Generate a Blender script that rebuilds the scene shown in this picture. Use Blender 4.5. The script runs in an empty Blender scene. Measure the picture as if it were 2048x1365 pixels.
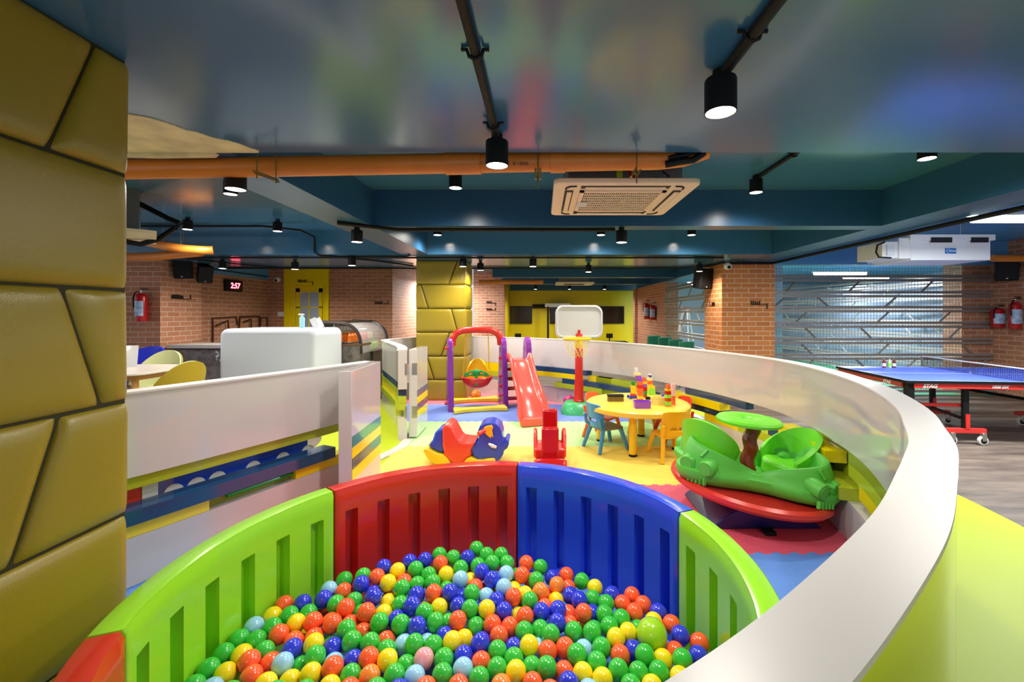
import bpy, bmesh, math, random
from mathutils import Vector, Matrix
from math import sin, cos, pi, radians, hypot, atan2
random.seed(7)
S = bpy.context.scene
COL = S.collection
# ---------------------------------------------------------------- camera, world, exposure
H = 1.55; F = 870.0; VX = 1085.0; VY = 628.0       # eye height, focal length and vanishing point in pixels of the 2048x1365 frame
cd = bpy.data.cameras.new('camera'); cam = bpy.data.objects.new('camera', cd); COL.objects.link(cam)
cam.location = (0, 0, H); cam.rotation_euler = (radians(90), 0, 0)
cd.sensor_fit = 'HORIZONTAL'; cd.sensor_width = 36; cd.lens = F * 36 / 2048
cd.shift_x = -(VX - 1024) / 2048; cd.shift_y = -(682.5 - VY) / 2048
cd.clip_start = .02; cd.clip_end = 100
S.camera = cam
S.view_settings.view_transform = 'Standard'; S.view_settings.look = 'None'
S.view_settings.exposure = 0.68; S.view_settings.gamma = 1.0; S.view_settings.use_curve_mapping = False
W = bpy.data.worlds.new('world'); S.world = W; W.use_nodes = True
W.node_tree.nodes['Background'].inputs[0].default_value = (.93, .96, 1, 1)
W.node_tree.nodes['Background'].inputs[1].default_value = .5
S.cycles.max_bounces = 7; S.cycles.diffuse_bounces = 4; S.cycles.glossy_bounces = 3
S.cycles.transmission_bounces = 4; S.cycles.sample_clamp_indirect = 4
LAMP_W = 52.0; TUBE_W = 150.0
# ---------------------------------------------------------------- helpers
def lin(h):
    h = h.lstrip('#'); r = []
    for i in (0, 2, 4):
        c = int(h[i:i+2], 16) / 255
        r.append(c / 12.92 if c <= .04045 else ((c + .055) / 1.055) ** 2.4)
    return (*r, 1)
MATS = {}
def mat(name, color='#ffffff', rough=.45, metal=0, spec=.5, coat=0, emit=None, es=0, noise=0, nscale=8, bump=0, bscale=40, trans=0, alpha=1, color2=None):
    if name in MATS: return MATS[name]
    m = bpy.data.materials.new(name); m.use_nodes = True; nt = m.node_tree; p = nt.nodes['Principled BSDF']
    p.inputs['Base Color'].default_value = lin(color); p.inputs['Roughness'].default_value = rough
    p.inputs['Metallic'].default_value = metal; p.inputs['Specular IOR Level'].default_value = spec
    p.inputs['Coat Weight'].default_value = coat; p.inputs['Coat Roughness'].default_value = .06
    p.inputs['Transmission Weight'].default_value = trans; p.inputs['Alpha'].default_value = alpha
    if emit: p.inputs['Emission Color'].default_value = lin(emit); p.inputs['Emission Strength'].default_value = es
    if noise or bump or color2:
        tc = nt.nodes.new('ShaderNodeTexCoord')
        n = nt.nodes.new('ShaderNodeTexNoise'); n.inputs['Scale'].default_value = nscale; n.inputs['Detail'].default_value = 5
        nt.links.new(tc.outputs['Object'], n.inputs['Vector'])
        if noise or color2:
            mx = nt.nodes.new('ShaderNodeMix'); mx.data_type = 'RGBA'
            c = lin(color); c2 = lin(color2) if color2 else tuple(x * (1 - noise) for x in c[:3]) + (1,)
            mx.inputs[6].default_value = c; mx.inputs[7].default_value = c2
            cr = nt.nodes.new('ShaderNodeMapRange'); cr.inputs[1].default_value = .35; cr.inputs[2].default_value = .65
            nt.links.new(n.outputs['Fac'], cr.inputs[0]); nt.links.new(cr.outputs[0], mx.inputs[0])
            nt.links.new(mx.outputs[2], p.inputs['Base Color'])
        if bump:
            n2 = nt.nodes.new('ShaderNodeTexNoise'); n2.inputs['Scale'].default_value = bscale
            nt.links.new(tc.outputs['Object'], n2.inputs['Vector'])
            b = nt.nodes.new('ShaderNodeBump'); b.inputs['Strength'].default_value = bump; b.inputs['Distance'].default_value = .01
            nt.links.new(n2.outputs['Fac'], b.inputs['Height']); nt.links.new(b.outputs[0], p.inputs['Normal'])
    MATS[name] = m
    return m
def brick_mat(name, c1, c2, mortar):
    if name in MATS: return MATS[name]
    m = bpy.data.materials.new(name); m.use_nodes = True; nt = m.node_tree; p = nt.nodes['Principled BSDF']
    N = nt.nodes.new; L = nt.links.new
    tc = N('ShaderNodeTexCoord'); sx = N('ShaderNodeSeparateXYZ'); L(tc.outputs['Object'], sx.inputs[0])
    ad = N('ShaderNodeMath'); ad.operation = 'ADD'; L(sx.outputs[0], ad.inputs[0]); L(sx.outputs[1], ad.inputs[1])
    cb = N('ShaderNodeCombineXYZ'); L(ad.outputs[0], cb.inputs[0]); L(sx.outputs[2], cb.inputs[1])
    b = N('ShaderNodeTexBrick'); L(cb.outputs[0], b.inputs['Vector'])
    b.inputs['Color1'].default_value = lin(c1); b.inputs['Color2'].default_value = lin(c2); b.inputs['Mortar'].default_value = lin(mortar)
    b.inputs['Scale'].default_value = 1; b.inputs['Mortar Size'].default_value = .007; b.inputs['Brick Width'].default_value = .265
    b.inputs['Row Height'].default_value = .088; b.inputs['Mortar Smooth'].default_value = .2
    n = N('ShaderNodeTexNoise'); n.inputs['Scale'].default_value = 30; L(tc.outputs['Object'], n.inputs['Vector'])
    mx = N('ShaderNodeMix'); mx.data_type = 'RGBA'; mx.blend_type = 'MULTIPLY'; mx.inputs[0].default_value = .35
    L(b.outputs['Color'], mx.inputs[6]); L(n.outputs['Color'], mx.inputs[7]); L(mx.outputs[2], p.inputs['Base Color'])
    bp = N('ShaderNodeBump'); bp.inputs['Strength'].default_value = .6; bp.inputs['Distance'].default_value = .008; bp.invert = True
    L(b.outputs['Fac'], bp.inputs['Height']); L(bp.outputs[0], p.inputs['Normal']); p.inputs['Roughness'].default_value = .8
    MATS[name] = m
    return m
class MB:
    def __init__(s): s.v = []; s.f = []
    def add(s, vs, fs, M=None):
        k = len(s.v)
        s.v += [tuple(M @ Vector(p)) if M else tuple(p) for p in vs]; s.f += [tuple(i + k for i in f) for f in fs]; return s
    def box(s, a, b, M=None):
        x0, y0, z0 = (min(a[i], b[i]) for i in range(3)); x1, y1, z1 = (max(a[i], b[i]) for i in range(3))
        return s.add([(x0,y0,z0),(x1,y0,z0),(x1,y1,z0),(x0,y1,z0),(x0,y0,z1),(x1,y0,z1),(x1,y1,z1),(x0,y1,z1)],
                     [(0,3,2,1),(4,5,6,7),(0,1,5,4),(1,2,6,5),(2,3,7,6),(3,0,4,7)], M)
    def tube(s, pts, r, n=10, cap=True, M=None, close=False):
        pts = [Vector(p) for p in pts]; vs = []; fs = []; m = len(pts); up = None
        for i, p in enumerate(pts):
            a = pts[i-1] if (i or close) else p; b = pts[(i+1) % m] if (i < m-1 or close) else p
            t = (b - a).normalized()
            if up is None: up = Vector((0,0,1)) if abs(t.z) < .9 else Vector((1,0,0))
            x = t.cross(up)
            if x.length < 1e-4: x = t.orthogonal()
            x.normalize(); y = x.cross(t).normalized(); up = y
            rr = r[i] if isinstance(r, (list, tuple)) else r
            vs += [p + x * rr * cos(2*pi*j/n) + y * rr * sin(2*pi*j/n) for j in range(n)]
        for i in range(m if close else m-1):
            for j in range(n):
                a = i*n + j; b = i*n + (j+1) % n; c = ((i+1) % m)*n
                fs.append((a, b, c + (j+1) % n, c + j))
        if cap and not close: fs += [tuple(range(n-1, -1, -1)), tuple(range((m-1)*n, m*n))]
        return s.add(vs, fs, M)
    def cyl(s, a, b, r, n=20, M=None): return s.tube([a, b], r, n, True, M)
    def lathe(s, prof, c=(0,0,0), n=28, M=None, ang=None):      # prof: (r, z)
        vs = []; fs = []; full = ang is None; a0, a1 = ang or (0, 2*pi); k = n if full else n + 1
        for r, z in prof:
            for j in range(k):
                t = a0 + (a1-a0)*j/n; vs.append((c[0]+r*cos(t), c[1]+r*sin(t), c[2]+z))
        for i in range(len(prof)-1):
            for j in range(n):
                a = i*k+j; b = i*k+(j+1) % k; fs.append((a, b, b+k, a+k))
        return s.add(vs, fs, M)
    def prism(s, pts, lo, hi, ax='y', M=None):                   # outline extruded along an axis
        n = len(pts)
        def q(p, t): return {'x': (t, p[0], p[1]), 'y': (p[0], t, p[1]), 'z': (p[0], p[1], t)}[ax]
        vs = [q(p, lo) for p in pts] + [q(p, hi) for p in pts]
        return s.add(vs, [tuple(range(n)), tuple(range(2*n-1, n-1, -1))] + [(i, i+n, (i+1) % n + n, (i+1) % n) for i in range(n)], M)
    def grid(s, fn, nu, nv, M=None, wrap=False):
        vs = [fn(i/nu, j/nv) for j in range(nv+1) for i in range(nu+1)]
        fs = [(j*(nu+1)+i, j*(nu+1)+i+1, (j+1)*(nu+1)+i+1, (j+1)*(nu+1)+i) for j in range(nv) for i in range(nu)]
        return s.add(vs, fs, M)
    def ell(s, c, r, n=20, m=12, M=None):
        prof = [(max(1e-4, sin(pi*i/m)), -cos(pi*i/m)) for i in range(m+1)]
        T = Matrix.Translation(c) @ Matrix.Diagonal((r[0], r[1], r[2], 1))
        return s.lathe(prof, n=n, M=(M @ T) if M else T)
    def build(s, name, m, parent=None, bevel=0, seg=2, sub=0, ang=38, solid=0):
        me = bpy.data.meshes.new(name); me.from_pydata([tuple(p) for p in s.v], [], s.f); me.validate()
        bm = bmesh.new(); bm.from_mesh(me); bmesh.ops.remove_doubles(bm, verts=bm.verts, dist=1e-5)
        bmesh.ops.recalc_face_normals(bm, faces=bm.faces)
        for f in bm.faces: f.smooth = True
        for e in bm.edges:
            if len(e.link_faces) != 2 or e.calc_face_angle(0) > radians(ang): e.smooth = False
        bm.to_mesh(me); bm.free()
        o = bpy.data.objects.new(name, me); COL.objects.link(o)
        if m: me.materials.append(m)
        if parent: o.parent = parent
        if solid:
            d = o.modifiers.new('solid', 'SOLIDIFY'); d.thickness = solid; d.offset = 0
        if bevel:
            b = o.modifiers.new('bevel', 'BEVEL'); b.width = bevel; b.segments = seg; b.limit_method = 'ANGLE'; b.angle_limit = radians(ang); b.harden_normals = False
            for pl in me.polygons: pl.use_smooth = True
        if sub:
            d = o.modifiers.new('sub', 'SUBSURF'); d.levels = sub; d.render_levels = sub
        return o
def tag(o, label, cat, group=None, kind=None):
    o['label'] = label; o['category'] = cat
    if group: o['group'] = group
    if kind: o['kind'] = kind
    return o
def struct(o): o['kind'] = 'structure'; return o
def thing(name, label, cat, loc=(0,0,0), rz=0, group=None):
    o = bpy.data.objects.new(name, None); COL.objects.link(o); o.location = loc; o.rotation_euler = (0, 0, rz)
    o.empty_display_size = .1
    return tag(o, label, cat, group)
def dup(root, loc=None, rz=None, label=None, group=None, mats=None):
    r = root.copy(); COL.objects.link(r)
    if loc is not None: r.location = loc
    if rz is not None: r.rotation_euler = (0, 0, rz)
    if label: r['label'] = label
    if group: r['group'] = group
    def rec(src, dst):
        for ch in list(src.children):
            c = ch.copy(); COL.objects.link(c); c.parent = dst; rec(ch, c)
            if mats and c.data:
                c.data = c.data.copy(); nm = ch.name.split('.')[0]
                mm = mats.get(nm) or mats.get('*')
                if mm: c.data.materials[0] = mm
    rec(root, r); return r
def text(name, body, size, m, parent, M, bold=0, ext=.0015, shear=0, align='LEFT'):
    cu = bpy.data.curves.new(name, 'FONT'); cu.body = body; cu.size = size; cu.extrude = ext; cu.offset = bold; cu.shear = shear
    cu.align_x = align; cu.resolution_u = 3
    t = bpy.data.objects.new('tmp', cu); COL.objects.link(t); bpy.context.view_layer.update()
    me = bpy.data.meshes.new_from_object(t.evaluated_get(bpy.context.evaluated_depsgraph_get()))
    bpy.data.objects.remove(t); me.transform(M); me.materials.clear(); me.materials.append(m)
    o = bpy.data.objects.new(name, me); COL.objects.link(o)
    if parent: o.parent = parent
    return o
FACE = Matrix(((1,0,0,0),(0,0,-1,0),(0,1,0,0),(0,0,0,1)))          # text plane facing the room's -Y
def at(u, v, z=0):                                                   # where a sight line meets the height z
    d = F * (H - z) / (v - VY); return Vector(((u - VX) * d / F, d, z))
def arc(cx, cy, r, a0, a1, n): return [(cx + r*cos(a0+(a1-a0)*i/n), cy + r*sin(a0+(a1-a0)*i/n)) for i in range(n+1)]
def rrect(x0, z0, x1, z1, r, n=5):
    o = []
    for cx, cz, a in ((x1-r, z1-r, 0), (x0+r, z1-r, 90), (x0+r, z0+r, 180), (x1-r, z0+r, 270)):
        o += arc(cx, cz, r, radians(a), radians(a+90), n)
    return o
# ---------------------------------------------------------------- materials
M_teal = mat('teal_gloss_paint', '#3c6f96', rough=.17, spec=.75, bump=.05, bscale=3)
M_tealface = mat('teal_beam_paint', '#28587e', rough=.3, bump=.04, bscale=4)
M_blueceil = mat('blue_ceiling_paint', '#5b9bd0', rough=.35)
M_brick = brick_mat('orange_brick', '#e08a48', '#cd783c', '#ecc9a6')
M_brickd = brick_mat('brown_brick', '#cd8b66', '#b87a58', '#dcbfaa')
M_white = mat('white_laminate', '#cdc8c5', rough=.09, spec=.6, coat=.3)
M_cap = mat('white_cap_laminate', '#d8d2cd', rough=.35)
M_limewall = mat('lime_laminate', '#bcc62c', rough=.1, coat=.5)
M_limefloor = mat('lime_floor_vinyl', '#bccc16', rough=.5, spec=.25)
M_leather = mat('olive_leatherette', '#96821a', rough=.34, bump=.12, bscale=220, spec=.55)
M_seam = mat('dark_seam', '#2c2806', rough=.8)
M_black = mat('black_metal', '#101113', rough=.55, spec=.25)
M_dark = mat('dark_plastic', '#131315', rough=.65, spec=.25)
M_lens = mat('lamp_lens', '#ffffff', emit='#fff6e8', es=14)
M_orange_pipe = mat('orange_pvc', '#e0862f', rough=.35, noise=.12, nscale=3)
M_cream = mat('cream_plastic', '#ecd9bb', rough=.4)
M_grille = mat('dark_grille', '#15171c', rough=.7)
M_bronze = mat('brass_rod', '#8f7b45', rough=.35, metal=.8)
M_steel = mat('steel', '#b9b6ae', rough=.3, metal=.9)
M_y = mat('yellow_panel', '#f0d707', rough=.16, coat=.3)
M_navy = mat('navy_panel', '#1f466d', rough=.12, coat=.3)
M_lime = mat('lime_panel', '#b4c22c', rough=.16, coat=.3)
M_gateg = mat('green_panel', '#4f8a66', rough=.12, coat=.3)
PL = lambda n, c, r=.25: mat('plastic_' + n, c, rough=r, spec=.5, coat=.15)
P_red = PL('red', '#d92a1f'); P_deepred = PL('deep_red', '#c0141a', .16); P_blue = PL('blue', '#2347c9'); P_yellow = PL('yellow', '#f7cd1c')
P_green = PL('green', '#62c236', .35); P_purple = PL('purple', '#7d2a96', .2); P_coral = PL('coral', '#f0574a', .22); P_mint = PL('mint_green', '#45bf78')
P_sky = PL('sky', '#3e93cf'); P_orange = PL('orange', '#f26a35'); P_white = PL('white', '#dedede'); P_dgreen = PL('dark_green', '#0f8a3c')
P_fred = PL('fence_red', '#d62c22', .19); P_fgreen = PL('fence_green', '#9ae22c', .19); P_fblue = PL('fence_blue', '#2a4fe6', .17)
P_brown = PL('brown', '#8d3322'); P_lime2 = PL('lime', '#8be03c'); P_navy = PL('navy', '#1d2266'); P_lil = PL('lilac', '#9a4fd6'); P_pink = PL('pale_pink', '#f6c6cf')
P_cone = PL('cream_yellow', '#f8e48a')
M_ttblue = mat('table_tennis_blue', '#4a63d8', rough=.4)
M_red = mat('red_metal', '#d8302a', rough=.35)
M_trel = mat('grey_steel', '#928d8a', rough=.4, metal=.3)
M_wood = mat('grey_wood', '#7c7470', rough=.6, color2='#5c5552', nscale=12)
M_wbrown = mat('light_wood', '#c98b4b', rough=.5)
M_glass = mat('cabinet_glass', '#f2f6f8', rough=.03, trans=0, alpha=.22)
M_tv = mat('screen_black', '#2b2119', rough=.15)
M_ywall = mat('yellow_wall_paint', '#efd800', rough=.4)
# ================================================================ STRUCTURE
def fl():
    m = bpy.data.materials.new('concrete_floor'); m.use_nodes = True; nt = m.node_tree; p = nt.nodes['Principled BSDF']
    tc = nt.nodes.new('ShaderNodeTexCoord'); mp = nt.nodes.new('ShaderNodeMapping'); mp.inputs['Scale'].default_value = (.5, 3.2, 1); mp.inputs['Rotation'].default_value = (0, 0, .12)
    n = nt.nodes.new('ShaderNodeTexNoise'); n.inputs['Scale'].default_value = 2.2; n.inputs['Detail'].default_value = 9; n.inputs['Roughness'].default_value = .65
    cr = nt.nodes.new('ShaderNodeValToRGB'); cr.color_ramp.elements[0].position = .35; cr.color_ramp.elements[0].color = lin('#4f423a'); cr.color_ramp.elements[1].position = .65; cr.color_ramp.elements[1].color = lin('#827263')
    nt.links.new(tc.outputs['Object'], mp.inputs[0]); nt.links.new(mp.outputs[0], n.inputs['Vector']); nt.links.new(n.outputs['Fac'], cr.inputs[0]); nt.links.new(cr.outputs[0], p.inputs['Base Color'])
    p.inputs['Roughness'].default_value = .5
    return m
struct(MB().box((-9.5, -3, -.1), (13, 20, 0)).build('floor', fl()))
HS, HR = 2.5, 2.89
struct(MB().box((-9.5, -3, HR), (4.15, 20, HR+.3)).build('ceiling', M_teal))
struct(MB().box((4.15, -3, HR), (13, 20, HR+.3)).build('ceiling_court', M_blueceil))
struct(MB().box((-9.5, -3, HS), (13, 2.56, HR)).build('ceiling_near', M_teal))
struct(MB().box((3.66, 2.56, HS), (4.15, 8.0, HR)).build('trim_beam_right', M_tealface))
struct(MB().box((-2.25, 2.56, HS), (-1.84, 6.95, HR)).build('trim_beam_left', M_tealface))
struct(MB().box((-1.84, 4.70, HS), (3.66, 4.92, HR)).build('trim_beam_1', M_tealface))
struct(MB().box((-9.5, 6.95, HS), (3.66, 8.98, HR)).build('trim_beam_2', M_teal))
struct(MB().box((3.66, 8.0, HS), (4.15, 8.98, HR)).build('trim_beam_6', M_teal))
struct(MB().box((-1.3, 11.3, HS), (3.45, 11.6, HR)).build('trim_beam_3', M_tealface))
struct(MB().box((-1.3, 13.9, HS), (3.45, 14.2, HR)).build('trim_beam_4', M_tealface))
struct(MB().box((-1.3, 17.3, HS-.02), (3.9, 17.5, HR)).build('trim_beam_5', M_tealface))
struct(MB().box((4.15, 8.05, 2.47), (13, 8.3, HR)).build('trim_beam_7', M_blueceil))
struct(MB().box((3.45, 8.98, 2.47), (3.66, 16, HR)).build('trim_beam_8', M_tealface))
# left side walls
struct(MB().box((-7.9, 7.58, 0), (-6.66, 8.5, HS)).build('wall_left_pier', M_brickd))
struct(MB().box((-7.4, 8.5, 0), (-7.0, 11.1, 2.41)).build('wall_left', M_brickd))
struct(MB().box((-7.4, 8.98, 2.41), (-6.99, 11.1, HR)).build('trim_beam_9', M_blueceil))
struct(MB().box((-7.0, 11.1, 0), (-6.55, 11.4, HR)).build('wall_back_left_corner', M_brickd))
struct(MB().box((-5.43, 11.1, 0), (-3.86, 11.4, HR)).build('wall_back_left', M_brickd))
struct(MB().box((-3.86, 11.1, 0), (-3.83, 15, HR)).build('wall_back_left_side', M_brickd))
struct(MB().box((-9.5, 7.7, 0), (-7.9, 7.8, HR)).build('wall_left_far', M_brickd))
struct(MB().box((-2.3, 14.5, 0), (-1.27, 14.9, HR)).build('wall_back_centre', M_brickd))
struct(MB().box((-1.6, 18, 0), (4.2, 18.2, HR)).build('wall_back', M_ywall))
struct(MB().box((-1.55, 14.9, 0), (-1.35, 18, HR)).build('wall_back_side', M_ywall))
struct(MB().box((3.5, 12.5, 0), (3.9, 16, 2.47)).build('wall_right_back', M_brickd))
struct(MB().box((3.4, 16, 0), (3.9, 16.3, 2.47)).build('wall_right_end', M_brickd))
struct(MB().box((3.3, 8.0, 0), (4.27, 8.85, HS)).build('wall_right_pillar', M_brick))
struct(MB().box((8.05, 8.35, 0), (8.62, 8.75, HR)).build('wall_right_pier', M_brickd))
struct(MB().box((8.62, 4.5, 0), (8.9, 8.75, HR)).build('wall_right', M_brickd))
struct(MB().box((3.9, 19.6, 0), (13, 19.8, HR)).build('wall_court', mat('court_wall', '#c3d0e2', rough=.7)))
struct(MB().box((12.8, 8.3, 0), (13, 19.8, HR)).build('wall_court_right', mat('court_wall', '#c3d0e2', rough=.7)))
struct(MB().box((5.0, 10.6, 0), (5.85, 11.2, HR)).build('wall_court_pier', mat('court_wall2', '#b3c2e0', rough=.7)))
# court floor
cf = MB().box((4.0, 8.3, 0), (12.8, 19.6, .004)).build('floor_court', mat('court_green', '#3c9468', rough=.55)); struct(cf)
cl = MB()
for a, b in (((4.6, 9.3), (12, 10.3)), ((4.6, 10.6), (12, 12.2)), ((5.2, 9.0), (5.8, 15)), ((8.2, 9), (9, 16))):
    d = Vector((b[0]-a[0], b[1]-a[1], 0)).normalized(); nn = Vector((-d.y, d.x, 0)) * .03
    A = Vector((*a, .006)); B = Vector((*b, .006)); cl.add([A-nn, B-nn, B+nn, A+nn], [(0,1,2,3)])
struct(cl.build('floor_court_lines', mat('line_white', '#f4f4f0', rough=.5)))
# ---------------------------------------------------------------- curved partition outline
INNER = [(-1.555,4.03),(-1.71,3.68),(-1.98,3.12),(-2.305,2.47),(-2.62,1.9),(-2.75,1.35),(-2.45,.8),(-1.7,.45),(-.9,.33),(-.3,.36),(0,.44),(.16,.524),(.353,.654),(.615,.858),(.793,1.013),(.991,1.211),(1.089,1.311),(1.283,1.519),(1.48,1.78),(1.631,1.99),(1.80,2.285),(1.967,2.65),(2.08,3.0),(2.17,3.4),(2.215,3.8),(2.20,4.25),(2.035,4.9),(1.80,5.5),(1.40,6.27),(.86,6.98),(.1,7.65),(-.72,8.15),(-1.4,8.5),(-1.9,8.55),(-2.30,8.25),(-2.55,7.8),(-2.62,7.42),(-2.45,7.05),(-2.16,6.5),(-1.90,6.0),(-1.76,5.65),(-1.66,5.33)]
def catmull(P, k=6):
    P = [Vector((*p, 0)) for p in P]; Q = [P[0]*2-P[1]] + P + [P[-1]*2-P[-2]]; out = []
    for i in range(1, len(Q)-2):
        a, b, c, d = Q[i-1:i+3]
        for j in range(k):
            t = j/k; out.append(.5*((2*b)+(c-a)*t+(2*a-5*b+4*c-d)*t*t+(3*b-a-3*c+d)*t**3))
    return out + [P[-1]]
PATH = catmull(INNER); NP = len(PATH)
NRM = []
for i in range(NP):
    t = (PATH[min(i+1, NP-1)] - PATH[max(i-1, 0)]).normalized(); NRM.append(Vector((t.y, -t.x, 0)))    # outward: the room lies to the left of travel
for _ in range(6): NRM = [NRM[0]] + [((NRM[i-1]+NRM[i]+NRM[i+1])).normalized() for i in range(1, NP-1)] + [NRM[-1]]
TH = .115; WH = 1.11
def band(mb, i0, i1, z0, z1, o0=0, o1=TH):                # a curved slab following the outline; offsets outward
    n = i1 - i0 + 1; vs = []; fs = []
    for i in range(i0, i1+1):
        a = PATH[i] + NRM[i]*o0; b = PATH[i] + NRM[i]*o1
        vs += [(a.x,a.y,z0),(b.x,b.y,z0),(b.x,b.y,z1),(a.x,a.y,z1)]
    for i in range(n-1):
        k = i*4
        for j in range(4): fs.append((k+j, k+(j+1) % 4, k+4+(j+1) % 4, k+4+j))
    fs += [(3,2,1,0), tuple((n-1)*4+j for j in range(4))]
    return mb.add(vs, fs)
part = thing('curved_partition', 'waist-high curved white glossy partition with coloured strips set in its middle slot', 'partition wall', (0,0,0))
ZU, ZL = .625, .285
near0 = next(i for i, p in enumerate(PATH) if p.y < 2.2); near1 = next(i for i, p in enumerate(PATH) if p.y > 3.6 and p.x > 0)
band(MB(), 0, NP-1, ZU, WH-.012, 0, TH-.01).build('upper_panel', M_white, part)
band(MB(), 0, NP-1, 0, ZL, 0, TH-.01).build('lower_panel', M_white, part)
band(MB(), 0, NP-1, WH-.012, WH, -.004, TH+.004).build('cap', M_cap, part, ang=30)
band(MB(), near0, near1, 0, WH-.012, TH-.01, TH).build('outer_skirt', M_limewall, part)
def uof(i, off=0):
    p = PATH[i] + NRM[i]*off; return VX + F*p.x/p.y
RB = [i for i in range(NP) if PATH[i].y > 1.5 and PATH[i].x > -1.4 and i > 60]
rmax = max(RB, key=lambda i: uof(i)); RB = [i for i in RB if i >= rmax]
LB = [i for i in range(NP) if i < near0+4 and PATH[i].y > 1.9]
def idx(u, br): return min(br, key=lambda i: abs(uof(i)-u))
RH = (ZU-ZL)/4
BM = {'N': M_navy, 'Y': M_y, 'L': M_lime, 'G': mat('bright_green_tube', '#19b53a', rough=.2), 'B': P_blue, 'R': mat('red_panel', '#d8402e', rough=.3), 'O': mat('olive_panel', '#8e9a2c', rough=.2)}
def bars(lst, br):
    for row, u0, u1, c, pr in lst:
        a, b = sorted((idx(u0, br), idx(u1, br)))
        if b <= a: b = a + 1
        z1 = ZU - RH*(row-1); z0 = z1 - RH
        o0, o1 = (-.05, TH-.02) if pr == 1 else ((.003, TH-.015) if pr == 0 else (.06, TH-.01))
        band(MB(), a, b, z0+.001, z1-.001, o0, o1).build('strip', BM[c], part)
bars([(1,945,1010,'Y',0),(1,1060,1177,'N',1),(1,1366,1496,'N',0),(1,1693,1800,'O',0),
      (2,945,1010,'Y',0),(2,1055,1153,'Y',1),(2,1177,1215,'Y',0),(2,1197,1300,'L',0),(2,1340,1441,'Y',1),(2,1568,1662,'Y',1),(2,1695,1800,'L',0),
      (3,960,1010,'L',0),(3,1120,1310,'N',1),(3,1350,1452,'N',0),(3,1478,1502,'N',0),(3,1535,1640,'N',0),(3,1720,1800,'Y',0),
      (4,1112,1200,'L',1),(4,1200,1250,'L',0),(4,1250,1310,'Y',0),(4,1404,1480,'Y',0),(4,1480,1612,'L',0),(4,1612,1695,'L',1)], RB)
bars([(1,120,690,'L',2),(3,120,668,'N',1),(4,120,440,'Y',0),(4,600,700,'Y',0),(4,440,600,'O',2)], LB)
# rear parts near the hinge at the back left
BLr = [i for i in range(NP) if i > NP-50 and PATH[i].y < 7.6]
for row, c, f0, f1 in ((1,'N',.2,.97),(2,'L',.0,1),(3,'Y',.1,.6),(3,'L',.6,1),(4,'L',.2,.95)):
    a = BLr[int(f0*(len(BLr)-1))]; b = BLr[int(f1*(len(BLr)-1))]
    z1 = ZU - RH*(row-1); band(MB(), a, b, z1-RH+.001, z1-.001, .01, TH+(.02 if row == 4 else -.01)).build('strip', BM[c], part)
# a green tube inside the lower slot of the left side
gi = [i for i in LB if 440 < uof(i) < 600]
MB().tube([PATH[i] + NRM[i]*.045 + Vector((0,0,ZL+.04)) for i in gi], .014, 8).build('strip', BM['G'], part)
# play panel seen through the left slot
tb = thing('toy_box', 'long blue box with white dots behind the slot of the left white partition', 'toy box', (0,0,0))
bi = [i for i in LB if 335 < uof(i) < 655]
off = .16
bmb = MB(); 
band(bmb, bi[0], bi[-1], .0, .60, off, off+.3); bmb.build('body', P_blue, tb)
for k in range(6):
    u = 372 + k*53; i = idx(u, LB); p = PATH[i] + NRM[i]*(off-.004); t = Vector((-NRM[i].y, NRM[i].x, 0))
    mb = MB(); mb.add([tuple(p + t*.055*cos(2*pi*j/20) + Vector((0,0,.415+.055*sin(2*pi*j/20)))) for j in range(20)] + [tuple(p - NRM[i]*-.003 + t*.055*cos(2*pi*j/20) + Vector((0,0,.415+.055*sin(2*pi*j/20)))) for j in range(20)],
           [tuple(range(20)), tuple(range(39, 19, -1))] + [(j, (j+1) % 20, (j+1) % 20+20, j+20) for j in range(20)])
    mb.build('dot', P_white, tb)
rb = thing('toy_house', 'red box with a white square, left of the blue dotted box behind the partition', 'toy box', (0,0,0))
ri = [i for i in LB if 235 < uof(i) < 348]
band(MB(), ri[0], ri[-1], 0, .6, off, off+.3).build('body', BM['R'], rb)
ri2 = [idx(300, LB)]
pw = PATH[ri2[0]] + NRM[ri2[0]]*(off-.002); MB().box((-.038,-.006,.36), (.038,.006,.53), Matrix.Translation(pw) @ Matrix.Rotation(atan2(NRM[ri2[0]].y, NRM[ri2[0]].x)-pi/2, 4, 'Z')).build('window', P_white, rb)
# lime ring of floor around the partition and white threshold in the gate opening
def inside(x, y, poly):
    c = False; j = len(poly)-1
    for i in range(len(poly)):
        xi, yi = poly[i]; xj, yj = poly[j]
        if (yi > y) != (yj > y) and x < (xj-xi)*(y-yi)/(yj-yi)+xi: c = not c
        j = i
    return c
POLY = [(p.x + n.x*.05, p.y + n.y*.05) for p, n in zip(PATH, NRM)]
# lime floor outline: offset outline simplified by hand
LO = [(-2.6,4.6),(-2.9,3.9),(-3.3,2.9),(-3.9,1.8),(-3.7,.6),(-2.9,-.4),(-1.6,-.9),(-.4,-1.0),(.8,-.75),(1.9,-.1),(2.7,.8),(3.2,1.8),(3.42,2.8),(3.52,3.4),(3.55,4.0),(3.45,5.0),(3.0,6.2),(2.3,7.3),(1.4,8.2),(.3,9.0),(-.9,9.6),(-2.2,9.7),(-3.3,9.1),(-3.75,8.0),(-3.6,7.0),(-3.1,6.0),(-2.7,5.3)]
lp = [(p.x, p.y) for p in catmull(LO + [LO[0]], 6)][:-1]
fo = MB(); fo.prism(lp, 0, .003, 'z'); struct(fo.build('floor_lime_border', M_limefloor))
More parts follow.
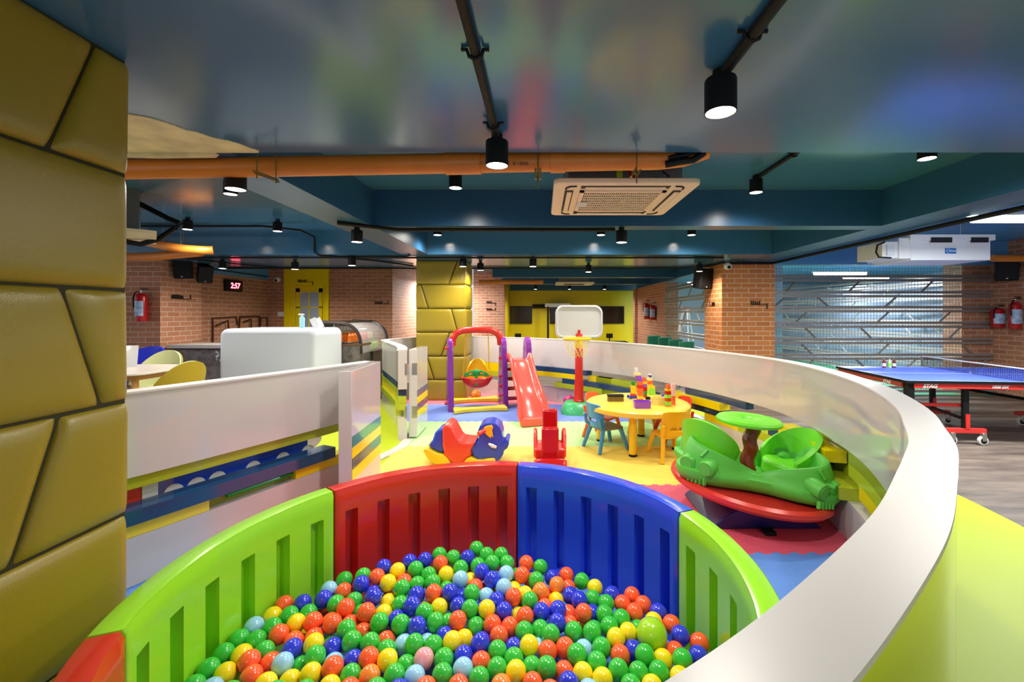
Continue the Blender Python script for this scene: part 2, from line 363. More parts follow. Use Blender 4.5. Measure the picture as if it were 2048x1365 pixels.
# ---------------------------------------------------------------- foam mats (each coloured run of interlocking tiles)
edges = [-.67, .48, 1.63, 2.78, 3.90, 5.03, 6.19, 7.37, 8.8]
MC = [('#c9505f','pink'),('#5b86d8','blue'),('#5d8fe0','blue'),('#e05a72','red'),('#f7da5c','yellow'),('#bdf29e','green'),('#7f9af2','blue'),('#f38a9c','pink')]
lab = ['','pink foam mat under the front of the ball pit','blue foam mat under the ball pit beside the near end of the partition','red foam mat under the merry-go-round','yellow foam mat under the rocking elephant',
       'pale green foam mat between the yellow and the far blue mat','blue foam mat under the swing set and slide','pink foam mat at the far end below the padded pillar']
cs = .0288
def tooth(x, k): return .022 if int(math.floor(x/.0576 + k*.5)) % 2 else 0
for k in range(1, 8):
    y0, y1 = edges[k], edges[k+1]; mb = MB(); nx = int(5.2/cs)
    for ix in range(nx):
        x = -2.85 + ix*cs; lo = y0 + tooth(x, k); hi = y1 + tooth(x, k+1)
        # runs along y inside the outline
        ys = [lo + (hi-lo)*j/44 for j in range(45)]; run = None
        for j in range(44):
            ok = inside(x+cs/2, (ys[j]+ys[j+1])/2, POLY)
            if ok and run is None: run = ys[j]
            if run is not None and (not ok or j == 43):
                e = ys[j] if not ok else ys[j+1]
                mb.add([(x,run,.012),(x+cs,run,.012),(x+cs,e,.012),(x,e,.012),(x,run,.003),(x+cs,run,.003),(x+cs,e,.003),(x,e,.003)], [(0,1,2,3),(7,6,5,4),(0,4,5,1),(2,6,7,3)]); run = None
    o = mb.build('foam_mat', mat('foam_%d' % k, MC[k][0], rough=.62, bump=.5, bscale=70, noise=.06, nscale=2), None, ang=30)
    tag(o, lab[k], 'floor mat', 'foam play mats')
# white threshold strip across the gate opening
tp = catmull([(-1.60,5.33),(-1.60,5.0),(-1.72,4.6),(-1.80,4.3),(-1.62,4.03)], 5)
mb = MB(); vs = []; fs = []
for p in tp: vs += [(p.x-.10,p.y,.003),(p.x+.02,p.y,.003),(p.x+.02,p.y,.018),(p.x-.10,p.y,.018)]
for i in range(len(tp)-1):
    for j in range(4): fs.append((i*4+j, i*4+(j+1) % 4, i*4+4+(j+1) % 4, i*4+4+j))
struct(mb.add(vs, fs).build('trim_threshold', M_cap))
# ---------------------------------------------------------------- gates
def gate(name, label, x0, y0, x1, y1, t, hinge_near, cols):
    g = thing(name, label, 'gate', (x0, y0, 0), 0)
    L = hypot(x1-x0, y1-y0); a = atan2(y1-y0, x1-x0); g.rotation_euler = (0, 0, a)
    MB().box((0, 0, .03), (L, t, WH)).build('leaf', M_white, g, bevel=.004)
    for k, c in enumerate(cols):
        z1 = ZU - .02 - k*RH; MB().box((.004, -.003, z1-RH+.002), (L-.004, t-.01, z1)).build('strip', c, g)
    if hinge_near:
        for z in (.27, .80): 
            h = MB(); h.box((-.004, .006, z), (.0, .062, z+.14)); h.box((-.002,-.075+.075,z),(0,.012,z+.14)); h.build('hinge', M_steel, g)
    return g
gate('gate', 'white gate leaf standing open nearest the camera, with green and blue stripes', -1.46, 3.33, -1.50, 4.03, .10, False, [M_gateg, M_y, M_navy, M_y])
gate('gate', 'white gate leaf with brass hinges standing open before the far padded pillar', -1.545, 5.36, -1.565, 5.92, .10, True, [M_navy, M_y, mat('plum_panel', '#6c3f70', rough=.15), M_y])
hp = MB()
for z in (.27, .80): hp.box((-1.702, 5.322, z), (-1.658, 5.326, z+.14)).build('hinge_plate', M_steel, part); hp = MB()
# ---------------------------------------------------------------- padded pillars
def pad(quad, toW, bulge, parent, nu=14, nv=14):
    """one stuffed leatherette cushion: quad corners (s,z) ccw from bottom left, toW maps (s,z,depth) to the world"""
    (a, b, c, d) = [Vector((*q, 0)) for q in quad]; gap = .006
    cen = (a+b+c+d)/4
    a, b, c, d = [q + (cen-q).normalized()*gap for q in (a, b, c, d)]
    def fn(s, t):
        p = (a*(1-s)+b*s)*(1-t) + (d*(1-s)+c*s)*t
        e = min(s, 1-s)*(b-a).length; f = min(t, 1-t)*(d-a).length
        h = 0
        for q in (e, f): q = min(1, q/.075)
        k1 = min(1, e/.07); k2 = min(1, f/.07)
        h = ((1-(1-k1)**3)*(1-(1-k2)**3))**.6
        return toW(p.x, p.y, bulge*h)
    us = [0,.01,.025,.05,.09,.15,.25,.4,.5,.6,.75,.85,.91,.95,.975,.99,1]
    vs = [fn(s, t) for t in us for s in us]; n = len(us)
    fs = [(j*n+i, j*n+i+1, (j+1)*n+i+1, (j+1)*n+i) for j in range(n-1) for i in range(n-1)]
    return MB().add(vs, fs).build('cushion', M_leather, parent, ang=80)
ZR = [0, .38, .795, 1.22, 1.64, 2.07, 2.5]
# near pillar: its visible face looks to +X
p1 = thing('padded_pillar', 'olive leatherette padded pillar at the left, nearest the camera', 'pillar', (0,0,0), 0, 'padded pillars')
MB().box((-2.35, .75, 0), (-1.575, 1.64, 2.5)).build('core', M_seam, p1)
tw = lambda s, z, h: (-1.58 + h, s, z)
ya, yb = .75, 1.65
splits = {0: None, 1: (1.15, 1.284-.0), 2: (1.284, 1.4165), 3: (1.55, 1.4225), 4: None, 5: (1.383, 1.532)}
splits[1] = None
for r in range(6):
    z0, z1 = ZR[r], ZR[r+1]
    if splits[r]:
        s0, s1 = splits[r]
        pad([(ya,z0),(s0,z0),(s1,z1),(ya,z1)], tw, .03, p1); pad([(s0,z0),(yb,z0),(yb,z1),(s1,z1)], tw, .03, p1)
    else: pad([(ya,z0),(yb,z0),(yb,z1),(ya,z1)], tw, .03, p1)
    pad([(-2.35,z0),(-1.60,z0),(-1.60,z1),(-2.35,z1)], lambda s, z, h: (s, 1.635+h*.7, z), .02, p1)
p2 = thing('padded_pillar', 'olive leatherette padded pillar standing behind the swing at the far end', 'pillar', (0,0,0), 0, 'padded pillars')
MB().box((-2.23, 7.73, 0), (-1.38, 8.38, 2.5)).build('core', M_seam, p2)
X = lambda u: (u-VX)*7.7/F
fr = {5: (X(897), X(915)), 4: (X(856), X(841)), 3: (X(915), X(902)), 2: (X(882), X(899)), 1: (X(868), X(853)), 0: (X(901), X(907))}
for r in range(6):
    z0, z1 = ZR[r], ZR[r+1]; s0, s1 = fr[r]
    pad([(-2.25,z0),(s0,z0),(s1,z1),(-2.25,z1)], lambda s, z, h: (s, 7.735-h, z), .035, p2)
    pad([(s0,z0),(-1.365,z0),(-1.365,z1),(s1,z1)], lambda s, z, h: (s, 7.735-h, z), .035, p2)
    pad([(7.72,z0),(8.4,z0),(8.4,z1),(7.72,z1)], lambda s, z, h: (-1.385+h, s, z), .035, p2)
    pad([(7.72,z0),(8.4,z0),(8.4,z1),(7.72,z1)], lambda s, z, h: (-2.225-h, s, z), .03, p2)
# peeled plaster patch at the slab edge
pts = [(-1.95,2.07),(-1.90,2.10),(-1.88,2.13),(-1.85,2.19),(-1.84,2.24),(-1.80,2.27),(-1.78,2.33),(-1.75,2.36),(-1.72,2.38),(-1.69,2.43),(-1.67,2.49),(-1.65,2.53),(-1.67,2.558),(-1.95,2.555),(-2.1,2.57),(-2.6,2.565),(-2.7,1.9),(-2.2,1.95)]
mb = MB().prism(pts, HS-.004, HS+.01, 'z')
mb.prism([(-2.75,HS-.01),(-2.3,HS-.022),(-1.95,HS-.018),(-1.9,HS+.03),(-2.1,HS+.05),(-2.4,HS+.06),(-2.75,HS+.08)], 2.555, 2.60, 'y')
struct(mb.build('ceiling_bare_patch', mat('bare_plaster', '#f6ebba', rough=.9, noise=.25, nscale=6, bump=.8, bscale=20)))
# ================================================================ CEILING FITTINGS
def lamp_proto():
    t = thing('ceiling_spotlight', 'x', 'light')
    MB().cyl((0,0,0), (0,0,-.05), .03, 16).build('mount', M_black, t)
    b = MB(); b.lathe([(.0001,-.035),(.058,-.035),(.06,-.04),(.06,-.165),(.056,-.165),(.054,-.15)], n=32); b.build('housing', M_black, t)
    MB().lathe([(.0001,-.148),(.054,-.148),(.055,-.162)], n=32).build('lens', M_lens, t)
    return t
LP = lamp_proto(); first = True
ld = bpy.data.lights.new('spot_beam', 'SPOT'); ld.energy = LAMP_W; ld.spot_size = radians(168); ld.spot_blend = .9; ld.shadow_soft_size = .07; ld.color = (1, .94, .85)
lamps = [  # u, depth, ceiling height, label
 (1441,1.70,HS,'large black ceiling spotlight hanging upper right, nearest the camera'),
 (994,2.31,HS,'black ceiling spotlight in front of the orange pipe, at the end of a long conduit'),
 (911,4.07,HR,'black ceiling spotlight just below the orange pipe, above the padded pillar'),
 (1512,4.22,HR,'black ceiling spotlight right of the cassette air conditioner'),
 (1854,3.3,HR,'black ceiling spotlight far right under the ceiling edge'),
 (471,2.75,HS,'larger black spotlight of the pair under the left orange pipe'),
 (461,4.28,HR,'smaller black spotlight of the pair, tucked behind and below the larger one'),
 (375,6.07,HR,'black ceiling spotlight above the elbow of the left orange pipes'),
 (555,6.2,HR,'black ceiling spotlight in the left bay above the yellow door'),
 (714,4.77,HS,'black ceiling spotlight under the left diagonal beam'),
 (875,6.5,HR,'small black spotlight between the beams above the padded pillar'),
 (1202,6.5,HR,'small black spotlight between the beams below the air conditioner'),
 (1383,6.5,HR,'small black spotlight between the beams, right of centre'),
 (1243,4.80,HS,'black spotlight on the beam just below the air conditioner'),
 (1066,7.25,HS,'black ceiling spotlight above the slide'),
 (926,7.25,HS,'black ceiling spotlight over the front corner of the far padded pillar'),
 (704,7.1,HS,'black ceiling spotlight above the brick wall right of the yellow door'),
 (961,7.87,HS,'black ceiling spotlight right beside the far padded pillar'),
 (1177,8.2,HS,'black ceiling spotlight above the basketball backboard'),
 (1399,8.06,HS,'black ceiling spotlight next to the loudspeaker on the brick pillar'),
 (445,7.56,HS,'black ceiling spotlight right of the two wall loudspeakers'),
 (590,7.7,HS,'black ceiling spotlight directly above the yellow door'),
 (1071,14.9,HS+.05,'leftmost of three small black spotlights before the yellow far wall'),
 (1139,14.9,HS+.05,'middle of three small black spotlights before the yellow far wall'),
 (1209,14.9,HS+.05,'rightmost of three small black spotlights before the yellow far wall')]
for u, d, z, l in lamps:
    x = (u-VX)*d/F
    o = LP if first else dup(LP); first = False
    o.location = (x, d, z); o['label'] = l; o['group'] = 'black ceiling spotlights'
    lo = bpy.data.objects.new('spot_beam', ld); COL.objects.link(lo); lo.location = (x, d, z-.19)
for x, d in ((-.9,-1.4),(2.4,-1.6),(6.2,3.2),(6.2,6.5),(-4.8,3.0),(-5.4,9.6),(-2.9,9.9),(.5,10.3),(2.4,10.3),(1.0,12.8),(-.4,16.2),(1.1,16.2),(2.6,16.2),(-3.0,12.6)):     # added beams without lamp bodies, brightening the near end, side bays and back
    lo = bpy.data.objects.new('spot_beam', ld); COL.objects.link(lo); lo.location = (x, d, HS-.19)
# conduits
def conduit(pts, r, label, clips=(), tight=None):
    t = thing('conduit', label, 'conduit pipe')
    MB().tube(pts, r, 10).build('pipe', M_black, t)
    for c in clips:
        m = MB(); m.tube([(c[0]-.05,c[1],c[2]+.012),(c[0]-.03,c[1],c[2]+.012),(c[0]-.022,c[1],c[2]-.012),(c[0],c[1],c[2]-.022),(c[0]+.022,c[1],c[2]-.012),(c[0]+.03,c[1],c[2]+.012),(c[0]+.05,c[1],c[2]+.012)], .007, 6)
        m.build('clip', M_black, t)
    return t
conduit([(-.24,-2.5,HS-.02),(-.24,2.26,HS-.02)], .018, 'black conduit along the ceiling leading to the spotlight before the orange pipe', [(-.24,1.55,HS-.02),(-.24,2.12,HS-.03)])
conduit([(.70,-2.5,HS-.02),(.70,1.66,HS-.02)], .02, 'black conduit along the ceiling leading to the large upper right spotlight', [(.70,1.45,HS-.02)])
conduit([(2.08,2.6,HR-.02),(2.08,4.2,HR-.02)], .018, 'black conduit leading to the spotlight right of the air conditioner', [(2.08,3.6,HR-.02)])
conduit([(-7,6.55,HR-.02),(-4.2,6.55,HR-.02),(-3.7,6.65,HR-.06),(-3.62,6.91,HR-.12),(-3.62,6.91,HS+.03),(-3.55,6.93,HS-.02),(-2.9,7.6,HS-.02),(-2.5,8.4,HS-.02)], .016, 'black conduit running across the left bay and down over the far beam')
conduit([(-2.1,4.45,HS-.02),(-1.6,4.8,HS-.022),(.8,4.8,HS-.022)], .02, 'black conduit under the middle cross beam', [(-1.0,4.8,HS-.02),(0,4.8,HS-.02)])
conduit([(-6.4,7.2,HS-.02),(-2.3,7.2,HS-.02),(3.0,7.2,HS-.02)], .016, 'black conduit under the front edge of the far slab')
conduit([(-6.4,8.85,HS-.02),(2.6,8.85,HS-.02),(3.2,8.5,HS-.02),(3.3,7.9,HS-.02)], .018, 'black conduit under the rear edge of the far slab')
conduit([(4.17,2.8,HS-.03),(4.17,5.6,HS-.03),(4.17,7.9,HS-.03),(3.4,7.9,HS-.03)], .025, 'dark cable bundle along the outer edge of the right beam')
conduit([(-2.12,6.93,HS+.15),(-2.12,6.93,HS-.01),(-2.2,7.05,HS-.02),(-3.3,7.12,HS-.02)], .014, 'short black conduit dropping down the far beam left of the padded pillar')
conduit([(-6.96,9.0,2.49),(-6.96,11.0,2.49)], .012, 'thin black conduit on the left wall ending at the dome camera')
conduit([(-6.0,7.3,HS-.02),(-5.6,8.3,HS-.02),(-5.3,8.8,HS-.02)], .014, 'black conduit angled across the slab above the wall loudspeakers')
# orange pipes
def opipe(name, pts, r, label, fit=()):
    t = thing(name, label, 'pipe'); MB().tube(pts, r, 24).build('pipe', M_orange_pipe, t)
    for a, b in fit: MB().tube([a, b], r+.008, 24).build('coupling', M_orange_pipe, t)
    return t
zp = lambda x: 2.445 + (x+2.6)*.018
o1 = opipe('drain_pipe', [(-4.2,2.69,zp(-4.2)),(.72,2.69,zp(.72)),(.86,2.68,zp(.86)+.01),(1.0,2.66,zp(1.0)+.05)], .062, 'long orange drain pipe crossing under the near ceiling edge', [((-.60,2.69,zp(-.6)),(-.38,2.69,zp(-.38))),((.05,2.69,zp(.05)),(.14,2.69,zp(.14)))])
text('lettering', 'ISI  110 MM  PVC-U  SWR PIPE  IS 13592', .028, M_dark, o1, Matrix.Translation((-.56,2.626,2.455)) @ Matrix.Rotation(radians(1), 4, 'Y') @ FACE, ext=.0005)
m = MB(); m.box((.80,2.60,2.50),(.86,2.75,2.56)); m.tube([(.74,2.62,2.45),(.82,2.60,2.46),(.9,2.6,2.47),(.97,2.62,2.52)], .022, 8); m.tube([(.76,2.62,2.49),(.86,2.60,2.50),(.93,2.6,2.53)], .014, 8); m.build('clamp', M_black, o1)
for i, (u, zz) in enumerate(((518,2.36),(556,2.33),(1076,2.30),(1272,2.33))):
    x = (u-VX)*2.62/F
    h = thing('pipe_hanger', ['threaded rod hanger left on the orange pipe','threaded rod hanger just right of the leftmost one','vertical brass bracket hanging from the middle of the orange pipe','brass bracket and rod hanging over the air conditioner'][i], 'hanger')
    MB().cyl((x,2.60,HS+.02),(x,2.60,zz),.004,8).build('rod', M_bronze, h)
    if i == 0: MB().tube([(x-.02,2.60,2.405),(x+.13,2.60,2.35)], .006, 6).tube([(x-.02,2.61,2.395),(x+.13,2.61,2.34)], .004, 6).build('bracket', M_bronze, h)
    if i >= 2: 
        mm = Matrix.Translation((x,2.60,2.40)) @ Matrix.Rotation(.5 if i == 3 else 0, 4, 'Y'); b = MB(); b.box((-.02,-.012,-.045),(-.008,.012,.02), mm); b.box((.008,-.012,-.045),(.02,.012,.02), mm); b.box((-.02,-.004,-.02),(.02,.004,-.008), mm); b.build('bracket', M_bronze, h)
opipe('drain_pipe', [(-6.6,6.6,2.78),(-5.6,6.35,2.56),(-5.25,6.38,2.50),(-5.0,6.45,2.49),(-4.92,6.5,2.50)], .062, 'upper orange pipe with an elbow in the left bay')
opipe('drain_pipe', [(-7.4,6.7,2.40),(-5.9,6.6,2.42),(-5.1,6.5,2.47)], .062, 'lower orange pipe joining the elbow in the left bay')
opipe('drain_pipe', [(-7.6,6.3,2.29),(-6.45,6.3,2.30),(-6.3,6.3,2.29)], .06, 'short orange pipe end low at the left above the fire extinguisher')
opipe('drain_pipe', [(-1.75,12,2.43),(.02,12,2.43)], .06, 'small orange pipe far behind the padded pillar')
opipe('drain_pipe', [(7.45,7.2,2.47),(8.6,7.2,2.47)], .058, 'orange pipe leaving the white air conditioner at the right')
def hang(o, x, y, z0, z1):
    MB().cyl((x,y,z0),(x,y,z1),.006,6).build('hanger_rod', M_steel, o)
for o, L in ((bpy.data.objects['drain_pipe.001'],((-5.3,6.38,2.55,HR),)),(bpy.data.objects['drain_pipe.002'],((-5.75,6.6,2.45,HR),(-5.4,6.55,2.48,HR))),(bpy.data.objects['drain_pipe.003'],((-6.6,6.3,2.34,HR),)),(bpy.data.objects['drain_pipe.004'],((-1.2,12,2.47,HR),(-.3,12,2.47,HR))),(bpy.data.objects['drain_pipe.005'],((8.0,7.2,2.5,HR),(8.3,7.2,2.5,HR)))):
    for q in L: hang(o, *q)
# cassette air conditioner
ac = thing('cassette_air_conditioner', 'square cream cassette air conditioner hanging below the orange pipe', 'air conditioner')
x0, x1, y0, y1, zb = .075, 1.045, 2.84, 3.78, 2.405
m = MB(); m.prism(rrect(x0, y0, x1, y1, .05), zb, zb+.035, 'z'); m.build('panel', M_cream, ac, bevel=.008)
MB().box((x0+.1, y0+.1, zb+.035), (x1-.1, y1-.1, HR)).build('housing', mat('galvanised', '#6d6f72', rough=.5, metal=.5), ac)
cx, cy = (x0+x1)/2, (y0+y1)/2
gm = MB(); gm.box((cx-.27, cy-.27, zb-.001), (cx+.27, cy+.27, zb+.004)); gm.build('filter_opening', M_grille, ac)
gr = MB()
for i in range(37): xx = cx-.27+.54*i/36; gr.box((xx-.0028, cy-.27, zb-.006), (xx+.0028, cy+.27, zb-.001))
for i in range(9): yy = cy-.27+.54*i/8; gr.box((cx-.27, yy-.006, zb-.008), (cx+.27, yy+.006, zb-.002))
for a, b in (((cx-.30,cy-.30),(cx+.30,cy-.27)),((cx-.30,cy+.27),(cx+.30,cy+.30)),((cx-.30,cy-.30),(cx-.27,cy+.30)),((cx+.27,cy-.30),(cx+.30,cy+.30))): gr.box((*a, zb-.01), (*b, zb))
gr.build('grille', M_cream, ac)
for s in (-1, 1):
    a = MB(); a.box((cx-.30, cy+s*.375-.03, zb-.002), (cx+.30, cy+s*.375+.03, zb+.002)); a.build('air_slot', M_grille, ac)
    a = MB(); a.box((cx-.27, cy+s*.375-.014, zb-.009), (cx+.27, cy+s*.375+.02, zb-.003)); a.build('louvre', M_cream, ac)
    a = MB(); a.box((cx+s*.375-.03, cy-.30, zb-.002), (cx+s*.375+.03, cy+.30, zb+.002)); a.build('air_slot', M_grille, ac)
    a = MB(); a.box((cx+s*.375-.014, cy-.27, zb-.009), (cx+s*.375+.02, cy+.27, zb-.003)); a.build('louvre', M_cream, ac)
    for q in (-1, 1):
        a = MB(); a.tube([(cx+s*(.40),cy+q*.33,zb-.002),(cx+s*.395,cy+q*.37,zb-.002),(cx+s*.37,cy+q*.40,zb-.002),(cx+s*.33,cy+q*.405,zb-.002)], .007, 6); a.build('corner_slot', M_grille, ac)
MB().box((cx-.30, cy-.02, zb-.014), (cx-.22, cy+.12, zb-.008)).build('sticker', mat('label_grey', '#c9ccd0'), ac)
m = MB(); m.box((.50,2.935,2.47),(.54,2.94,2.53)); m.build('energy_label', mat('label_lime', '#b9d320'), ac)
m = MB(); m.cyl((.62,2.938,2.50),(.62,2.933,2.50),.035,20); m.build('badge', P_deepred, ac)
text('badge_text', 'MIDEA', .018, P_white, ac, Matrix.Translation((.592,2.931,2.508)) @ FACE, ext=.0004)
m = MB(); m.tube([(.8,2.9,2.5),(.84,2.88,2.46),(.8,2.9,2.44),(.75,2.9,2.46)], .006, 6); m.build('cable', M_black, ac)
# far cassette
ac2 = thing('cassette_air_conditioner', 'small looking cream cassette air conditioner far behind, above the yellow wall', 'air conditioner')
MB().prism(rrect(.38, 12.1, 1.45, 13.1, .05), 2.40, 2.44, 'z').build('panel', M_cream, ac2); MB().box((.5,12.2,2.44),(1.3,13.0,HR)).build('housing', MATS['galvanised'], ac2)
MB().box((.62,12.35,2.398),(1.2,12.85,2.401)).build('grille', M_grille, ac2)
# ceiling unit cut by the near pillar, left bay
ac3 = thing('cassette_air_conditioner', 'cream air conditioner at the far left, half hidden by the near padded pillar', 'air conditioner', (-4.80,4.70,0), radians(42))
MB().prism(rrect(-.47, -.47, .47, .47, .04), 2.405, 2.44, 'z').build('panel', M_cream, ac3); MB().box((-.33,-.33,2.44),(.33,.33,HR)).build('housing', MATS['galvanised'], ac3)
hs = thing('insulated_hose', 'black insulated hose bending beside the far left air conditioner', 'hose'); MB().tube([(-4.72,5.0,2.86),(-4.6,5.0,2.80),(-4.35,5.05,2.66),(-4.20,5.05,2.60),(-4.26,5.05,2.55),(-4.45,5.05,2.42),(-4.62,5.0,2.35),(-4.80,4.98,2.38)], .03, 10).build('hose', M_black, hs)
# ducted unit on the right
du = thing('ducted_air_conditioner', 'long white ducted air conditioner hanging at the right above the steel grating', 'air conditioner')
MB().box((5.08,6.0,2.29),(6.18,6.7,2.60)).build('body', mat('white_metal', '#e9e6e2', rough=.4), du, bevel=.006)
MB().box((5.05,5.97,2.56),(6.22,6.7,2.64)).build('flange', MATS['white_metal'], du, bevel=.004)
m = MB(); m.box((5.33,5.965,2.53),(5.62,5.975,2.60)); m.build('slot', M_grille, du); m = MB(); m.box((5.88,5.965,2.53),(6.12,5.975,2.60)); m.build('slot', M_grille, du)
MB().box((4.92,6.0,2.31),(5.08,6.6,2.60)).build('end_cover', MATS['white_metal'], du, bevel=.01)
MB().box((4.70,6.02,2.32),(4.92,6.5,2.55)).build('electrical_box', MATS['white_metal'], du, bevel=.006)
MB().box((4.755,6.0,2.36),(4.86,6.03,2.50)).build('cover_plate', P_white, du)
m = MB(); m.tube([(4.72,6.0,2.54),(4.62,6.0,2.50),(4.60,6.0,2.40),(4.64,6.0,2.33),(4.8,5.99,2.32)], .012, 8); m.build('cable', M_dark, du)
MB().box((5.55,5.992,2.38),(5.70,5.999,2.455)).build('logo_plate', mat('logo_blue', '#1c6fb8'), du)
text('logo_text', 'Midea', .042, P_white, du, Matrix.Translation((5.592,5.990,2.405)) @ FACE, bold=.0008, shear=.2, ext=.0005)
m = MB(); m.tube([(5.585+.02*cos(t),5.99,2.418+.022*sin(t)) for t in [radians(q) for q in range(40, 320, 20)]], .003, 6); m.build('logo_mark', P_white, du)
for x in (5.2, 6.05): m = MB(); m.cyl((x,6.3,2.60),(x,6.3,HR),.006,6); m.build('rod', M_steel, du)
# tube lights over the court
def tubelight(x, y, z, L, label, ax='x', w=1):
    t = thing('tube_light', label, 'light')
    a, b = ((x-L/2, y, z), (x+L/2, y, z)) if ax == 'x' else ((x, y-L/2, z), (x, y+L/2, z))
    if ax == 'x': MB().box((x-L/2-.03, y-.05, z+.03), (x+L/2+.03, y+.05, z+.06)).build('fitting', P_white, t)
    else: MB().box((x-.05, y-L/2-.03, z+.03), (x+.05, y+L/2+.03, z+.06)).build('fitting', P_white, t)
    MB().tube([a, b], .04, 12).build('tube', mat('tube_glow', '#ffffff', emit='#eaf4ff', es=16), t)
    for q in (-.4, .4): MB().cyl((x+q*(ax == 'x'), y+q*(ax != 'x'), z+.06), (x+q*(ax == 'x'), y+q*(ax != 'x'), HR), .005, 6).build('rod', M_steel, t)
    l = bpy.data.lights.new('tube_beam', 'AREA'); l.shape = 'RECTANGLE'; l.size = L if ax == 'x' else .15; l.size_y = .15 if ax == 'x' else L
    l.energy = TUBE_W*w; l.color = (.88, .95, 1)
    lo = bpy.data.objects.new('tube_beam', l); COL.objects.link(lo); lo.location = (x, y, z-.06)
tubelight(7.25, 10.6, 2.53, 1.25, 'bright tube light behind the steel grating right of the brick pillar')
tubelight(4.9, 4.45, 2.52, 1.0, 'bright tube light at the right edge beyond the beam', 'x', .7)
tubelight(9.3, 12.5, 2.6, 1.3, 'bright tube light behind the grating near the right brick pier', 'x')
tubelight(5.2, 13.6, 2.5, 1.3, 'tube light glimpsed through the grating left of the brick pillar', 'x')
tubelight(-3.1, 13.4, 2.6, 1.0, 'tube light left behind the far padded pillar', 'x', .8)
# ================================================================ BALL PIT
PC = (-.29, 1.62); RO, RI = 1.075, .98; PH = .64
def fence(a0, a1, m, label, nslots=6):
    t = thing('ball_pit_panel', label, 'play fence', (PC[0], PC[1], 0), 0, 'curved ball pit fence panels')
    g = radians(.25); a0 += g; a1 -= g
    th = [a0, a0+.004]; sp = (a1-a0)/nslots; sl = []
    for i in range(nslots):
        c = a0 + sp*(i+.5); w = sp*.165; th += [c-w*1.9, c-w-.005, c-w+.005, c, c+w-.005, c+w+.005, c+w*1.9]; sl.append((c-w, c+w))
    th += [a1-.004, a1]; th = sorted(th)
    zs = [0, .004, .045, .057, .2, .35, .505, .52, .57, PH-.02, PH-.006, PH]
    def r(a, z):
        ins = any(lo < a < hi for lo, hi in sl) and .05 < z < .51
        rr = RI + (.05 if ins else 0)
        if z > PH-.01: rr += .008
        if a < a0+.002 or a > a1-.002: rr += .004
        return rr
    n = len(zs); vs = []; fs = []
    for a in th:
        col = [(r(a, z), z) for z in zs] + [(RO-.008, PH), (RO, PH-.008), (RO, .3), (RO, 0)]
        vs += [(q*cos(a), q*sin(a), z) for q, z in col]
    k = n+4
    for i in range(len(th)-1):
        for j in range(k): fs.append((i*k+j, i*k+(j+1) % k, (i+1)*k+(j+1) % k, (i+1)*k+j))
    fs += [tuple(range(k-1, -1, -1)), tuple((len(th)-1)*k+j for j in range(k))]
    MB().add(vs, fs).build('panel', m, t, ang=50)
    return t
A0 = 82
for k, (m, l) in enumerate([(P_fred, 'red curved slatted ball pit panel at the back, left of the blue one'), (P_fgreen, 'green curved ball pit panel on the left'), (P_fred, 'red ball pit panel at the bottom left corner'),
                            (P_fblue, 'blue ball pit panel at the near side below the picture'), (P_fgreen, 'green ball pit panel on the right, partly behind the white partition cap'), (P_fblue, 'blue curved slatted ball pit panel at the back, right of the red one')]):
    if k == 3: continue
    fence(radians(A0+60*k), radians(A0+60*k+60), m, l)
